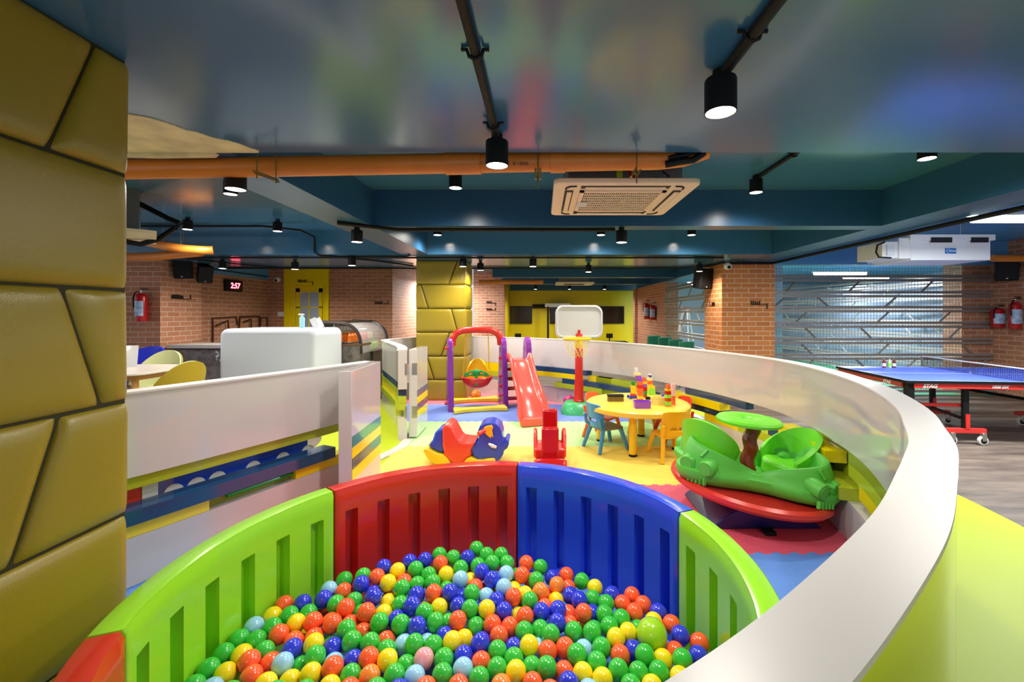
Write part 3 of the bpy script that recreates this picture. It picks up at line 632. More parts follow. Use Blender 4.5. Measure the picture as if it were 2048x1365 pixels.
BALLS = "o566,1212 b605,1208 b642,1210 l656,1186 g622,1222 g579,1236 y543,1237 y599,1249 l502,1255 g505,1282 g547,1266 o566,1275 o596,1280 o635,1244 o660,1237 o625,1272 o661,1256 g665,1270 y638,1290 g431,1302 y475,1311 g460,1297 g533,1301 o518,1321 o552,1321 b579,1307 g600,1316 g637,1319 l576,1337 g406,1337 y447,1350 o497,1357 y535,1357 g569,1364 y619,1350 o663,1335 l677,1318 b678,1285 y579,1357 g376,1369 g456,1369 g613,1376 l413,1366 g687,1162 g726,1156 b764,1141 o751,1165 b748,1171 b724,1183 o685,1188 g712,1193 g718,1215 b749,1200 g668,1215 y779,1169 y797,1146 o811,1161 g832,1146 b819,1125 b849,1124 g877,1114 g904,1122 b931,1118 g838,1164 g860,1149 o879,1137 y894,1150 g921,1139 g867,1169 g902,1166 l918,1168 o864,1194 b896,1196 b923,1183 y781,1199 g803,1191 b825,1194 y841,1203 y772,1222 g802,1212 b823,1218 y876,1221 b920,1215 g847,1228 g892,1229 b791,1235 l823,1235 g801,1247 g870,1248 o914,1244 o740,1235 o687,1222 o692,1243 g757,1251 b830,1260 o719,1256 g690,1267 g734,1273 o770,1272 b892,1265 y929,1265 l857,1272 g706,1287 b706,1313 g700,1346 y666,1363 g737,1299 g771,1297 o735,1321 y766,1327 t740,1349 o710,1363 g793,1349 g756,1368 g806,1321 l805,1286 g832,1294 g869,1299 p844,1321 l835,1346 y906,1287 b927,1309 g890,1316 l927,1334 g892,1346 o857,1365 o920,1362 b798,1375 g953,1103 g975,1112 g998,1116 g962,1131 g988,1136 g1012,1139 y940,1158 b984,1161 b964,1156 o960,1174 l1011,1158 y1001,1165 g1030,1140 o1046,1140 o1048,1156 o1067,1146 g1076,1147 g1068,1163 o1089,1174 b1103,1150 o1127,1156 o1133,1168 g1156,1166 y1189,1181 t1110,1177 l1003,1180 y1027,1169 y1041,1185 y1014,1190 o1023,1194 g943,1193 l973,1193 b990,1196 b952,1210 y1039,1216 b1005,1218 g1064,1207 t1071,1193 y1096,1196 o1090,1216 b1140,1194 o1140,1218 b1167,1209 g1181,1210 b1189,1225 b1085,1235 b1117,1228 b1117,1247 o1152,1243 o1170,1240 g1156,1269 g1191,1253 y970,1226 g938,1234 g953,1247 o986,1250 o1020,1250 o1055,1240 b963,1269 g1045,1273 g1087,1256 l1080,1270 o997,1275 b964,1293 g997,1302 b1022,1289 g1032,1315 y1058,1306 o1090,1299 o1125,1289 g1104,1280 g1066,1322 g1104,1335 o1142,1325 b1140,1356 g1175,1289 g1194,1296 l1171,1306 g1177,1315 y1191,1337 y1165,1349 l1171,1365 g1000,1337 o965,1321 g961,1352 y1038,1343 t1011,1360 o1068,1350 o1111,1363 g1148,1308 b1225,1191 g1203,1211 o1265,1193 o1283,1216 o1234,1213 o1269,1230 g1231,1240 g1269,1246 y1249,1268 y1219,1287 G1303,1278 y1304,1248 b1312,1227 o1340,1254 b1356,1282 o1347,1303 o1395,1289 b1397,1312 g1362,1326 o1368,1333 y1315,1323 g1324,1350 y1346,1352 b1263,1296 o1230,1314 g1241,1344 g1277,1334 g1274,1366 y1329,1369 y1302,1361 g1214,1232 g1216,1267 g1286,1317"
BC = {'o': ('orange', '#ff6535', 'orange plastic ball among the others in the ball pit'), 'b': ('blue', '#3340dd', 'dark blue plastic ball among the others in the ball pit'),
      'g': ('green', '#3cc342', 'green plastic ball among the others in the ball pit'), 'y': ('yellow', '#ffe21c', 'yellow plastic ball among the others in the ball pit'),
      'l': ('light_blue', '#9fd8fa', 'light blue plastic ball among the others in the ball pit'), 't': ('tangerine', '#ff8f3a', 'paler tangerine plastic ball in the ball pit'),
      'p': ('pink', '#f7a6b0', 'single pale pink ball in the ball pit'), 'G': ('lime', '#a6db2b', 'extra large lime green ball lying at the right of the ball pit')}
BR = .0376
proto = {}
def ball_mesh():
    return MB().ell((0,0,0), (BR, BR, BR), 26, 16)
def surf(x, y):                                   # height of the top layer of balls: flat, heaped against the red and blue panels
    d = hypot(x-PC[0], y-PC[1]); t = max(0, (y-1.75)/.65)
    return .240 + .095*min(1, t)**1.3*max(0, min(1, (.12-x)/.35))*max(0, min(1, (x+1.15)/.3))
bl = []
for e in BALLS.split():
    c = e[0]; u, v = map(float, e[1:].split(','))
    z = .25
    for _ in range(8): p = at(u, v, z); z = surf(p.x, p.y)
    r = BR if c != 'G' else BR*1.62
    bl.append([c, Vector((p.x, p.y, z)), r])
nvis = len(bl)
rnd = random.Random(5)
tries = 0
while len(bl) < 293 and tries < 20000:            # a second layer below fills the gaps
    tries += 1
    a = rnd.uniform(0, 2*pi); q = .93*rnd.random()**.5; x, y = PC[0]+q*cos(a), PC[1]+q*sin(a)
    if y < 1.3: continue
    z = surf(x, y) - .075
    if min(hypot(b[1].x-x, b[1].y-y) for b in bl[:nvis]) < .05 and all((b[1]-Vector((x,y,z))).length > 1.5*BR for b in bl[nvis:]): bl.append([rnd.choice('gobgyo'), Vector((x,y,z)), BR])
for it in range(60):                              # push overlapping balls apart
    for i in range(len(bl)):
        pi_, ri = bl[i][1], bl[i][2]
        for j in range(i+1, len(bl)):
            pj = bl[j][1]
            if abs(pj.x-pi_.x) > .13 or abs(pj.y-pi_.y) > .13: continue
            d = pj - pi_; L = d.length; m_ = (ri + bl[j][2])*.985
            if 1e-6 < L < m_:
                d.z *= 1.6; k = (m_ - L)*.42/L
                wi = .25 if i < nvis <= j else 1; wj = 1.6 if i < nvis <= j else 1
                pi_ -= d*k*wi; pj += d*k*wj
    for q, b in enumerate(bl):
        dx, dy = b[1].x-PC[0], b[1].y-PC[1]; e = hypot(dx, dy); lim = RI - b[2] - .004
        if e > lim: b[1].x = PC[0]+dx*lim/e; b[1].y = PC[1]+dy*lim/e
        top = surf(b[1].x, b[1].y) + (.012 if q < nvis else -.05) + (b[2]-BR)*.7
        b[1].z = min(top, max(b[1].z, b[2]+.014))
def zone(p):
    a = math.degrees(atan2(p.y-PC[1], p.x-PC[0])) % 360; e = hypot(p.x-PC[0], p.y-PC[1])
    if e < .45: return 'in the middle of the ball pit'
    if 82 <= a < 142: return 'close to the red back panel of the ball pit'
    if 22 <= a < 82: return 'close to the blue back panel of the ball pit'
    if 142 <= a < 205: return 'close to the green left panel of the ball pit'
    if a < 22 or a > 322: return 'close to the right green panel of the ball pit'
    return 'at the near side of the ball pit'
for c, p, r in bl:
    if c not in proto:
        o = ball_mesh().build('pit_ball', mat('ball_'+BC[c][0], BC[c][1], rough=.22, spec=.5, coat=.3)); proto[c] = o
    else: o = proto[c].copy(); COL.objects.link(o)
    o.location = p; o.scale = (r/BR,)*3
    if c in 'pG': tag(o, BC[c][2], 'ball')
    else: nm = {'b': 'dark blue', 'l': 'light blue', 't': 'pale tangerine'}.get(c, BC[c][0]); tag(o, nm + ' plastic ball ' + zone(p), 'ball', nm + ' balls ' + zone(p))
# ================================================================ PLAY THINGS
def img_outline(pts, s, ou, ov, y): return [(((ou+a/s)-VX)*y/F, H-((ov+b/s)-VY)*y/F) for a, b in pts]
# rocking elephant
el = thing('rocking_elephant', 'blue and red plastic rocking elephant with yellow rockers on the yellow mat', 'rocking toy', (0,0,0))
E_ = lambda pts: img_outline(pts, 5.689, 820, 800, 4.5)
MB().prism(E_([(168,548),(190,530),(240,545),(330,590),(400,602),(450,645),(480,700),(540,712),(620,690),(660,640),(700,625),(780,660),(960,640),(985,665),(975,695),(900,715),(760,728),(600,733),(380,735),(280,700),(210,630)]), 4.42, 4.72, 'y').build('rocker', P_yellow, el, bevel=.02, seg=3)
MB().prism(E_([(212,520),(262,455),(290,370),(330,325),(385,315),(405,600),(330,588),(270,555)]), 4.46, 4.70, 'y').build('tail_body', P_blue, el, bevel=.03, seg=3)
MB().prism(E_([(383,320),(395,280),(420,262),(455,262),(490,290),(520,350),(555,420),(590,455),(660,465),(760,470),(720,520),(700,545),(715,610),(660,640),(620,690),(560,708),(500,700),(450,655),(405,600),(385,500)]), 4.42, 4.74, 'y').build('seat', PL('seat_red', '#e0432f'), el, bevel=.025, seg=3)
MB().prism(E_([(700,492),(740,500),(785,470),(790,420),(780,340),(800,290),(850,258),(920,247),(985,262),(1030,300),(1050,370),(1055,440),(1045,490),(1070,480),(1085,450),(1105,438),(1127,455),(1128,500),(1110,540),(1060,575),(1070,600),(1040,650),(985,695),(965,650),(900,648),(790,665),(735,630),(700,550)]), 4.45, 4.71, 'y').build('head', P_blue, el, bevel=.035, seg=4)
MB().prism(E_([(845,305),(880,282),(940,272),(955,300),(940,330),(950,370),(925,415),(890,385),(850,345)]), 4.42, 4.46, 'y').build('ear', mat('plastic_amber', '#f5b417', rough=.25), el, bevel=.006)
hx = E_([(800,345),(880,325)]); MB().tube([(hx[0][0],4.36,hx[0][1]),(hx[1][0],4.46,hx[1][1])], .022, 14).build('handle', P_red, el, bevel=.004)
hx = E_([(905,482),(950,500),(988,518)]); MB().tube([(hx[0][0],4.44,hx[0][1]),(hx[1][0],4.42,hx[1][1]),(hx[2][0],4.43,hx[2][1])], [.012,.02,.014], 10).build('tusk', P_white, el)
hx = E_([(940,398)]); MB().ell((hx[0][0],4.445,hx[0][1]), (.013,.006,.016)).build('eye', P_white, el); MB().ell((hx[0][0]-.002,4.438,hx[0][1]-.004), (.007,.004,.009)).build('eye', M_black, el)
# red ride-on seen end on
ro = thing('rocking_toy', 'deep red plastic rocking toy seen from behind, right of the elephant', 'rocking toy', (.075,4.45,0))
MB().prism([(-.36,.10),(-.3,.03),(-.15,.004),(.2,.004),(.36,.03),(.42,.11),(.36,.16),(.2,.13),(0,.12),(-.2,.13),(-.3,.17)], -.14, .14, 'x').build('rocker', P_deepred, ro, bevel=.02, seg=3)
MB().prism([(-.18,.12),(.12,.12),(.12,.20),(-.18,.22)], -.155, .155, 'x').build('seat', P_red, ro, bevel=.02, seg=3)
MB().box((-.085,-.20,.12),(.085,-.12,.43)).build('backrest', P_deepred, ro, bevel=.018, seg=3)
MB().box((-.075,.20,.12),(.085,.30,.52)).build('front_column', P_deepred, ro, bevel=.02, seg=3)
for s in (-1, 1):
    MB().tube([(s*.145,-.1,.12),(s*.150,-.02,.30),(s*.150,.10,.34),(s*.147,.22,.30),(s*.145,.28,.14)], .018, 12).build('side_handle', P_red, ro)
MB().prism(rrect(-.16,-.34,.16,-.2,.03), .09, .13, 'z').build('rear_step', P_red, ro, bevel=.01)
# swing and slide set
ss = thing('slide_and_swing_set', 'purple, red and yellow plastic slide and swing set on the blue mat', 'play set', (-1.50,7.05,0), radians(16))
def side(x):
    def half(z): return .27 - .03*(z/.3) if z < .3 else (.24-.09*(z-.3)/.6 if z < .9 else .15*max(0, 1-((z-.9)/.26)**2)**.5)
    zz = [0,.1,.3,.5,.7,.9,.98,1.05,1.10,1.14,1.158]
    out = [(half(z), z) for z in zz] + [(-half(z), z) for z in reversed(zz)]
    o = MB().prism(out, x-.045, x+.045, 'x').build('side_frame', P_purple, ss, bevel=.02, seg=3)
    for z, r in ((.17,.06),(.45,.045),(.70,.035),(.95,.03)):
        MB().prism([(r*.8*cos(a), z+r*1.5*sin(a)) for a in [radians(q) for q in range(0, 360, 24)]], x-.0475, x+.0475, 'x').build('hollow_shade', mat('purple_shadow_plastic', '#5c1d78', rough=.3), o)  # thin ovals whose darker purple stands for the shade inside hollows
    return o
side(0); side(.87); side(1.29)
for x, zs_ in ((-.055, (1.0, .12)), (.815, (.82, .52, .36, .2))):
    for z in zs_: MB().cyl((x-.035,-.1,z),(x+.03,-.1,z),.024,12).build('bolt_cap', P_red, ss, bevel=.005)
MB().tube([(.04,0,1.03),(.05,0,1.15),(.10,0,1.235),(.20,0,1.275),(.435,0,1.29),(.67,0,1.275),(.77,0,1.235),(.82,0,1.15),(.83,0,1.03)], .055, 12).build('top_bar', P_red, ss)
for k, z in enumerate((.12,.28,.44,.60,.74)):
    MB().box((.91,-.02+k*.045,z-.026),(1.25,.07+k*.045,z+.026)).build('ladder_step', P_deepred, ss, bevel=.012)
MB().box((.92,-.30,.76),(1.24,.12,.80)).build('platform', P_deepred, ss, bevel=.01)
def bone(y, f):
    n = 16; top = []
    for i in range(n+1):
        t = i/n; w = .050 + .10*(abs(2*t-1)**3); top.append((.03+.83*t, w))
    return [(x, y+w) for x, w in top] + [(x, y-w*f) for x, w in reversed(top)]
M_py = mat('plastic_pale_yellow', '#f4d838', rough=.35)
for y in (-.34, .42): MB().prism(bone(y,.9), .014, .085, 'z').build('base_bar', M_py, ss, bevel=.02, seg=3)
# slide chute
st = [(-.26,.80,1.08,.38),(-.33,.81,1.08,.37),(-.42,.77,1.08,.37),(-.53,.68,1.08,.37),(-.66,.56,1.08,.38),(-.79,.45,1.08,.385),(-.92,.37,1.08,.39),(-1.05,.27,1.08,.40),(-1.17,.16,1.08,.43),(-1.27,.085,1.08,.47),(-1.36,.055,1.08,.50),(-1.44,.05,1.08,.50)]
def sect(w): 
    h = w/2
    return [(-h,.02),(-h-.012,.085),(-h+.005,.11),(-h+.03,.10),(-h+.055,.03),(-h+.09,.0),(0,-.004),(h-.09,.0),(h-.055,.03),(h-.03,.10),(h-.005,.11),(h+.012,.085),(h,.02),(h-.03,-.025),(0,-.03),(-h+.03,-.025)]
P = catmull([(a, b) for a, b, _, _ in st], 3); Q = catmull([(a, b) for _, _, a, b in st], 3); vs = []; fs = []
for p, q in zip(P, Q): vs += [(q.x + a, p.x, p.y + b) for a, b in sect(q.y)]
k = 16
for i in range(len(P)-1):
    for j in range(k): fs.append((i*k+j, i*k+(j+1) % k, (i+1)*k+(j+1) % k, (i+1)*k+j))
fs += [tuple(range(k)), tuple((len(P)-1)*k+j for j in range(k-1, -1, -1))]
MB().add(vs, fs).build('slide_chute', P_coral, ss, ang=60)
MB().prism(rrect(.83,.014,1.33,.13,.05), -1.48, -1.43, 'y').build('slide_lip', P_coral, ss, bevel=.015)
# swing seat hanging from the bar
sw = thing('swing_seat', 'hanging child swing seat with yellow back, red tray and green handle', 'swing', (-1.08,7.16,0), .1); sw.scale = (1.12, 1.12, 1.0)
def fnb(s, t):
    a = -1.15 + 2.3*s; w = .19*(1-.35*t**2); return (w*sin(a), .16*cos(a)-.02, .47+.33*t*(1-.12*(2*s-1)**2*1.0) - .06*abs(2*s-1)**2*t)
MB().grid(fnb, 14, 8).build('backrest', P_yellow, sw, solid=.02, ang=180)
MB().lathe([(.02,.36),(.10,.365),(.16,.40),(.20,.47),(.225,.52),(.235,.51),(.21,.45),(.17,.38),(.11,.345),(.02,.34)], n=24).build('seat', P_red, sw)
mb = MB(); mb.tube([(0,-.19,.40),(0,-.17,.50),(0,-.15,.60)], .022, 10); mb.tube([(0,-.15,.60),(-.06,-.16,.63),(-.13,-.16,.60),(-.17,-.14,.54),(-.15,-.15,.55),(-.09,-.16,.57),(0,-.15,.56)], .018, 10)
mb.tube([(0,-.15,.60),(.06,-.16,.63),(.13,-.16,.60),(.17,-.14,.54),(.15,-.15,.55),(.09,-.16,.57),(0,-.15,.56)], .018, 10); mb.ell((0,-.16,.61),(.06,.03,.05)); mb.build('handle', P_dgreen, sw)
for s in (-1, 1): MB().tube([(s*.20,0,.50),(s*.165,.02,1.25)], .006, 6).tube([(s*.17,.14,.62),(s*.16,.03,1.25)], .005, 6).build('rope', mat('yellow_rope', '#e6b63c', rough=.7), sw)
# balls on the mats
def bigball(name, p, r, m, label):
    o = MB().ell((0,0,0), (r,r,r), 28, 18).build(name, m); o.location = p; tag(o, label, 'ball'); return o
bb = bigball('basketball', (-1.19,7.75,.105), .092, mat('ball_amber', '#f08a2c', rough=.35), 'small orange toy basketball under the swing')
for ax in range(3):
    mb = MB(); pts = [(.0925*cos(t), .0925*sin(t), 0) for t in [2*pi*i/32 for i in range(32)]]
    mm = [Matrix.Identity(4), Matrix.Rotation(pi/2, 4, 'X') @ Matrix.Identity(4), Matrix.Rotation(pi/2, 4, 'Y')][ax]
    o = MB().tube([tuple((Matrix.Rotation(.6,4,'X') @ Matrix.Rotation(.4,4,'Y') @ mm) @ Vector(p)) for p in pts], .0025, 5, close=True).build('seam', M_dark, bb)
bigball('toy_ball', (.44,7.15,.115), .10, PL('magenta', '#d83a86'), 'pink ball lying behind the base of the basketball stand')
# basketball stand
bs = thing('basketball_stand', 'toy basketball stand with white backboard, yellow hoop, red post and green base', 'basketball hoop', (.57,6.8,0))
mb = MB(); 
def fbase(s, t): 
    a = 2*pi*s; q = 1 - .28*t**1.5; e = .30
    x = (abs(cos(a))**.6)*(1 if cos(a) > 0 else -1); y = (abs(sin(a))**.6)*(1 if sin(a) > 0 else -1)
    return (.29*q*x, .26*q*y, .012 + .17*t)
mb.grid(fbase, 36, 6); n0 = 6*37; mb.f.append(tuple(n0+i for i in range(36)))
mb.build('base', P_mint, bs, bevel=.02, seg=3, ang=50)
MB().lathe([(.085,.17),(.088,.20),(.075,.22),(.07,.42),(.062,.60),(.06,1.22),(.045,1.24)], n=24).build('post', P_red, bs)
MB().lathe([(.064,1.02),(.066,1.03),(.066,1.12),(.064,1.13)], n=24).build('collar', P_yellow, bs)
bo = rrect(-.37,1.17,.37,1.66,.10); bo = [(x, z + (.05*(1-(x/.37)**2) if z > 1.5 else 0)) for x, z in bo]
MB().prism(bo, -.02, .02, 'y').build('backboard', P_white, bs, bevel=.012, seg=3)
rim = rrect(-.345,1.195,.345,1.635,.09); rim = [(x, -.026, z + (.05*(1-(x/.37)**2) if z > 1.5 else 0)) for x, z in rim]
# denser top curve
MB().tube(rim, .012, 8, close=True).build('backboard_rim', mat('plastic_offwhite', '#dcdcdf', rough=.4), bs)
MB().tube([(0,-.01,1.15),(0,-.035,1.20),(0,-.035,1.30)], .02, 10).build('bracket', P_red, bs, bevel=.004)
MB().tube([(-.05+.20*cos(t),-.26+.20*sin(t),1.175) for t in [2*pi*i/40 for i in range(40)]], .02, 12, close=True).build('hoop', P_yellow, bs)
mb = MB()
for i in range(14):
    for d in (-1, 1):
        p = []
        for k in range(6):
            q = k/5; a = 2*pi*i/14 + d*q*.9; r = .195-.08*q; p.append((-.05+r*cos(a), -.26+r*sin(a), 1.165-.26*q))
        mb.tube(p, .003, 4)
mb.build('net', mat('net_cord', '#ecd98a', rough=.8), bs)
# round kids table
TC = (1.11, 5.09)
kt = thing('kids_table', 'round yellow plastic kids table with toy bricks on top', 'table', (*TC, 0))
MB().lathe([(.0001,.525),(.55,.525),(.58,.52),(.595,.505),(.595,.465),(.58,.455),(.54,.47),(.0001,.485)], n=56).build('tabletop', mat('plastic_table_yellow', '#fad44e', rough=.28, coat=.2), kt)
for a, b in ((-.133,-.39),(.405,-.15),(-.41,.18),(.13,.38)):
    l = MB().cyl((a,b,.03),(a,b,.48),.042,18).build('leg', mat('plastic_leg_yellow', '#f2c21d', rough=.3), kt, bevel=.004)
    MB().cyl((a,b,.012),(a,b,.035),.045,18).build('foot', M_black, l)
def chair(label, c, ang, m, seat=None, first=[None]):
    seat = seat or m
    t = thing('kids_chair', label, 'chair', (*c, 0), radians(ang)-pi/2, 'small plastic chairs round the kids table')
    # local: +y is forward
    MB().prism(rrect(-.15,-.15,.15,.16,.05), .25, .275, 'z').build('seat', seat, t, bevel=.01, seg=3)
    def fb(s, q):
        x = -.155+.31*s; w = 1-.0*q; return (x*(1.04-.1*abs(2*q-1)**3), -.155-.055*q+.05*(2*s-1)**2, .275+.27*q-.018*(2*s-1)**4*q)
    hole = lambda s, q: .28 < s < .72 and .22 < q < .38
    nu, nv = 18, 18; vs = [fb(i/nu, j/nv) for j in range(nv+1) for i in range(nu+1)]
    fs = [(j*(nu+1)+i, j*(nu+1)+i+1, (j+1)*(nu+1)+i+1, (j+1)*(nu+1)+i) for j in range(nv) for i in range(nu) if not hole((i+.5)/nu, (j+.5)/nv)]
    MB().add(vs, fs).build('backrest', m, t, solid=.02, ang=180)
    for sx in (-1, 1):
        for sy in (-1, 1):
            MB().tube([(sx*.125,sy*.115,.262),(sx*.150,sy*.155,.13),(sx*.172,sy*.19,.014)], [.026,.022,.02], 12).build('leg', m, t)
        MB().tube([(sx*.125,-.12,.26),(sx*.15,-.165,.30),(sx*.152,-.18,.40)], .018, 10).build('back_post', m, t)
    return t
chair('light blue plastic kids chair at the front left of the round table', (.72,4.98), 26, P_sky, mat('plastic_grey_brown', '#7d756c', rough=.4))
chair('yellow plastic kids chair with its back to the camera before the table', (1.36,4.66), 100, mat('plastic_chair_yellow', '#f6bd18', rough=.25, coat=.2))
chair('orange plastic kids chair behind the light blue one', (.76,5.46), -35, P_orange)
chair('red plastic kids chair at the right side of the round table', (1.56,5.22), 190, P_red)
chair('yellow plastic kids chair on the far side of the table', (1.32,5.72), 255, MATS['plastic_chair_yellow'])
TZ = .525
def tpos(u, v): p = at(u, v, TZ); return p
def tower(label, u, v, w, seq, name='brick_tower', studs=True, d=None):
    p = tpos(u, v); t = thing(name, label, 'toy bricks', (p.x, p.y, TZ), .2, 'toy brick models on the kids table'); z = 0
    for h, ww, m, dx in seq:
        mb = MB().box((dx-ww/2, -w/2, z), (dx+ww/2, w/2, z+h-.001))
        if studs:
            for sx in ((-.25,.25) if ww > .04 else (0,)): mb.cyl((dx+sx*ww,0,z+h-.001),(dx+sx*ww,0,z+h+.006),.009,10)
        mb.build('brick', m, t); z += h
    return t
py = 5.0/F
t1 = tower('toy tower with a green top on a blue wheeled base, left on the table', 1266, 797, .045, [(.03,.10,P_blue,0),(.028,.06,P_red,0),(.05,.045,P_yellow,0),(.05,.045,P_yellow,0),(.038,.034,P_dgreen,0)])
for sx in (-1, 1):
    for sy in (-1, 1): MB().cyl((sx*.045,sy*.03,.018),(sx*.045,sy*.045,.018),.018,14).build('wheel', P_blue, t1)
tower('tallest toy brick tower, with purple and cream pieces on top', 1280, 803, .05, [(.03,.055,P_red,0),(.035,.055,P_yellow,0),(.03,.055,P_orange,0),(.06,.06,P_orange,0),(.035,.058,P_red,0),(.045,.05,P_orange,0),(.035,.045,P_lil,.0),(.035,.055,P_lil,-.02),(.025,.07,P_cone,-.035),(.06,.025,P_white,-.05)])
tower('slim dark red, green and purple brick tower beside the tallest one', 1290, 795, .04, [(.03,.04,P_deepred,0),(.05,.04,P_dgreen,0),(.045,.042,P_deepred,0),(.04,.035,P_lil,0),(.03,.04,P_yellow,0),(.05,.03,P_orange,-.015)])
tower('orange and yellow bricks with a small blue figure on top', 1299, 787, .05, [(.12,.07,P_yellow,0),(.045,.06,P_orange,0),(.04,.05,P_cone,0),(.03,.02,P_blue,.005),(.015,.03,P_white,.005)])
tower('lime and yellow block wall standing behind the towers', 1303, 790, .03, [(.08,.085,P_lime2,0),(.03,.085,P_yellow,0)])
tower('striped red, green and yellow tower with an orange top, right on the table', 1336, 813, .05, [(.012,.065,P_orange,0),(.045,.052,P_lime2,0),(.035,.052,P_red,0),(.04,.05,P_lime2,0),(.04,.052,P_deepred,0),(.02,.06,P_yellow,0),(.05,.03,P_orange,0)])
tower('pale pink translucent brick column beside the striped tower', 1346, 810, .04, [(.10,.04,P_orange,0),(.05,.035,P_pink,0),(.05,.035,P_pink,0),(.035,.045,P_pink,0)])
p = tpos(1326, 800); o = MB().prism([(0,0),(.07,0),(.07,.07)], -.015, .015, 'y').build('triangle_brick', P_blue); o.location = (p.x-.06, p.y, TZ); tag(o, 'blue triangular toy brick left of the striped tower', 'toy brick')
def tub(name, label, u, v, w, d, h, m):
    p = tpos(u, v); t = thing(name, label, 'container', (p.x, p.y+d/2, TZ))
    b = MB(); i = .006
    b.prism(rrect(-w/2,-d/2,w/2,d/2,.012), 0, .006, 'z')
    o_, n_ = rrect(-w/2-.006,-d/2-.006,w/2+.006,d/2+.006,.012), rrect(-w/2,-d/2,w/2,d/2,.01)
    k = len(o_); lo = rrect(-w/2,-d/2,w/2,d/2,.012); vs = [(x,y,0) for x, y in lo] + [(x,y,h) for x, y in o_] + [(x,y,h) for x, y in n_] + [(x*.95,y*.95,.006) for x, y in n_]
    fs = [(j*k+q, j*k+(q+1) % k, (j+1)*k+(q+1) % k, (j+1)*k+q) for j in range(3) for q in range(k)]
    b.add(vs, fs); b.build('tray', m, t); return t
tub('toy_tray', 'purple plastic tray at the front of the round table', 1286, 818, .17, .10, .075, P_lil)
o = tub('toy_tray', 'yellow plastic box standing behind the purple tray', 1317, 811, .15, .05, .085, P_cone)
p = tpos(1232, 804); bx = thing('box', 'black and brown cardboard box lying left on the round table', 'box', (p.x, p.y, TZ)); MB().box((-.09,0,0),(.09,.09,.06)).build('base', mat('olive_brown', '#6f5a22', rough=.5), bx); MB().box((-.093,-.003,.058),(.093,.093,.074)).build('lid', M_black, bx)
p = tpos(1297, 800); o = MB().box((-.03,0,0),(.03,.04,.03)).build('toy_brick', M_dark, None, bevel=.003); o.location = (p.x, p.y, TZ); tag(o, 'small dark toy block beside the purple tray', 'toy brick')
# ---------------------------------------------------------------- merry-go-round
MG = Vector((1.60, 3.40, 0))
mg = thing('merry_go_round', 'green two seat merry-go-round with a wheel on a red disc, tilted to the right', 'merry-go-round', MG)
TL = Matrix.Translation((0,0,.21)) @ Matrix.Rotation(radians(7), 4, 'Y')        # the tilted assembly on the rocker base
MB().prism([(-.40,.014),(.40,.014),(.30,.10),(.12,.20),(-.12,.20),(-.30,.10)], -.30, .30, 'y').build('base', P_navy, mg, bevel=.01)
mb = MB(); mb.lathe([(.0001,.03),(.50,.03),(.54,.045),(.572,.03),(.578,.005),(.563,-.015),(.3,-.05),(.0001,-.05)], n=72, M=TL); mb.build('disc', PL('disc_red', '#d8322a'), mg)
HR_ = radians(-14)
LOB = [radians(q)+HR_ for q in (34, 146, 214, 326)]
LAX = [radians(q) for q in (44, 115, 226, 294)]
def body():
    N = 120; lv = []
    for i in range(N):
        a = 2*pi*i/N; L = max(max(0, cos(a-q))**9 for q in LOB); sd = max(max(0, cos(a-HR_))**4, max(0, -cos(a-HR_))**4)
        r = .33 + .22*L + .13*sd
        zt = .185 + .175*abs(cos(a-HR_))**1.5
        lv.append((a, r, zt, L))
    def ring(f, fz): return [(r*f*cos(a), r*f*.93*sin(a), fz(zt, L)) for a, r, zt, L in lv]
    rings = [ring(.84, lambda z, L: .04), ring(.95, lambda z, L: .055), ring(1.0, lambda z, L: .10), ring(.995, lambda z, L: .135), ring(.93, lambda z, L: .15), ring(.91, lambda z, L: .15+(z-.15)*.5),
             ring(.86, lambda z, L: z-.015), ring(.84, lambda z, L: z), ring(.80, lambda z, L: z), ring(.78, lambda z, L: z-.015), ring(.70, lambda z, L: .10), ring(.1, lambda z, L: .09)]
    vs = [p for R in rings for p in R]; fs = []
    for j in range(len(rings)-1):
        for i in range(N): fs.append((j*N+i, j*N+(i+1) % N, (j+1)*N+(i+1) % N, (j+1)*N+i))
    fs.append(tuple(range(N))); fs.append(tuple((len(rings)-1)*N+i for i in range(N)))
    return MB().add(vs, fs, TL)
M_mg = mat('plastic_merry_green', '#5cc244', rough=.42, bump=.05, bscale=60); M_mgs = mat('plastic_seat_green', '#74e02c', rough=.35)
bd = body().build('hull', M_mg, mg, ang=50)
for s in (-1, 1):
    def fs_(a, t, s=s):
        an = -2.0 + 4.0*a; c = max(0, cos(an*.62)); r = .155 + .04*t; ar = an + (radians(12) if s > 0 else radians(-42))
        up = .12 + t*(.05 + .31*c**1.15)
        return tuple(TL @ Vector((s*(.31 + r*cos(ar)*1.05), .05 + r*sin(ar)*1.05, up)))
    MB().grid(fs_, 32, 12).build('seat_shell', M_mgs, mg, solid=.036, ang=180)
    MB().prism([(s*.30+.17*cos(2*pi*i/24), .03+.18*sin(2*pi*i/24)) for i in range(24)], .10, .215, 'z', M=TL).build('seat_pan', M_mgs, mg, bevel=.025, seg=3)
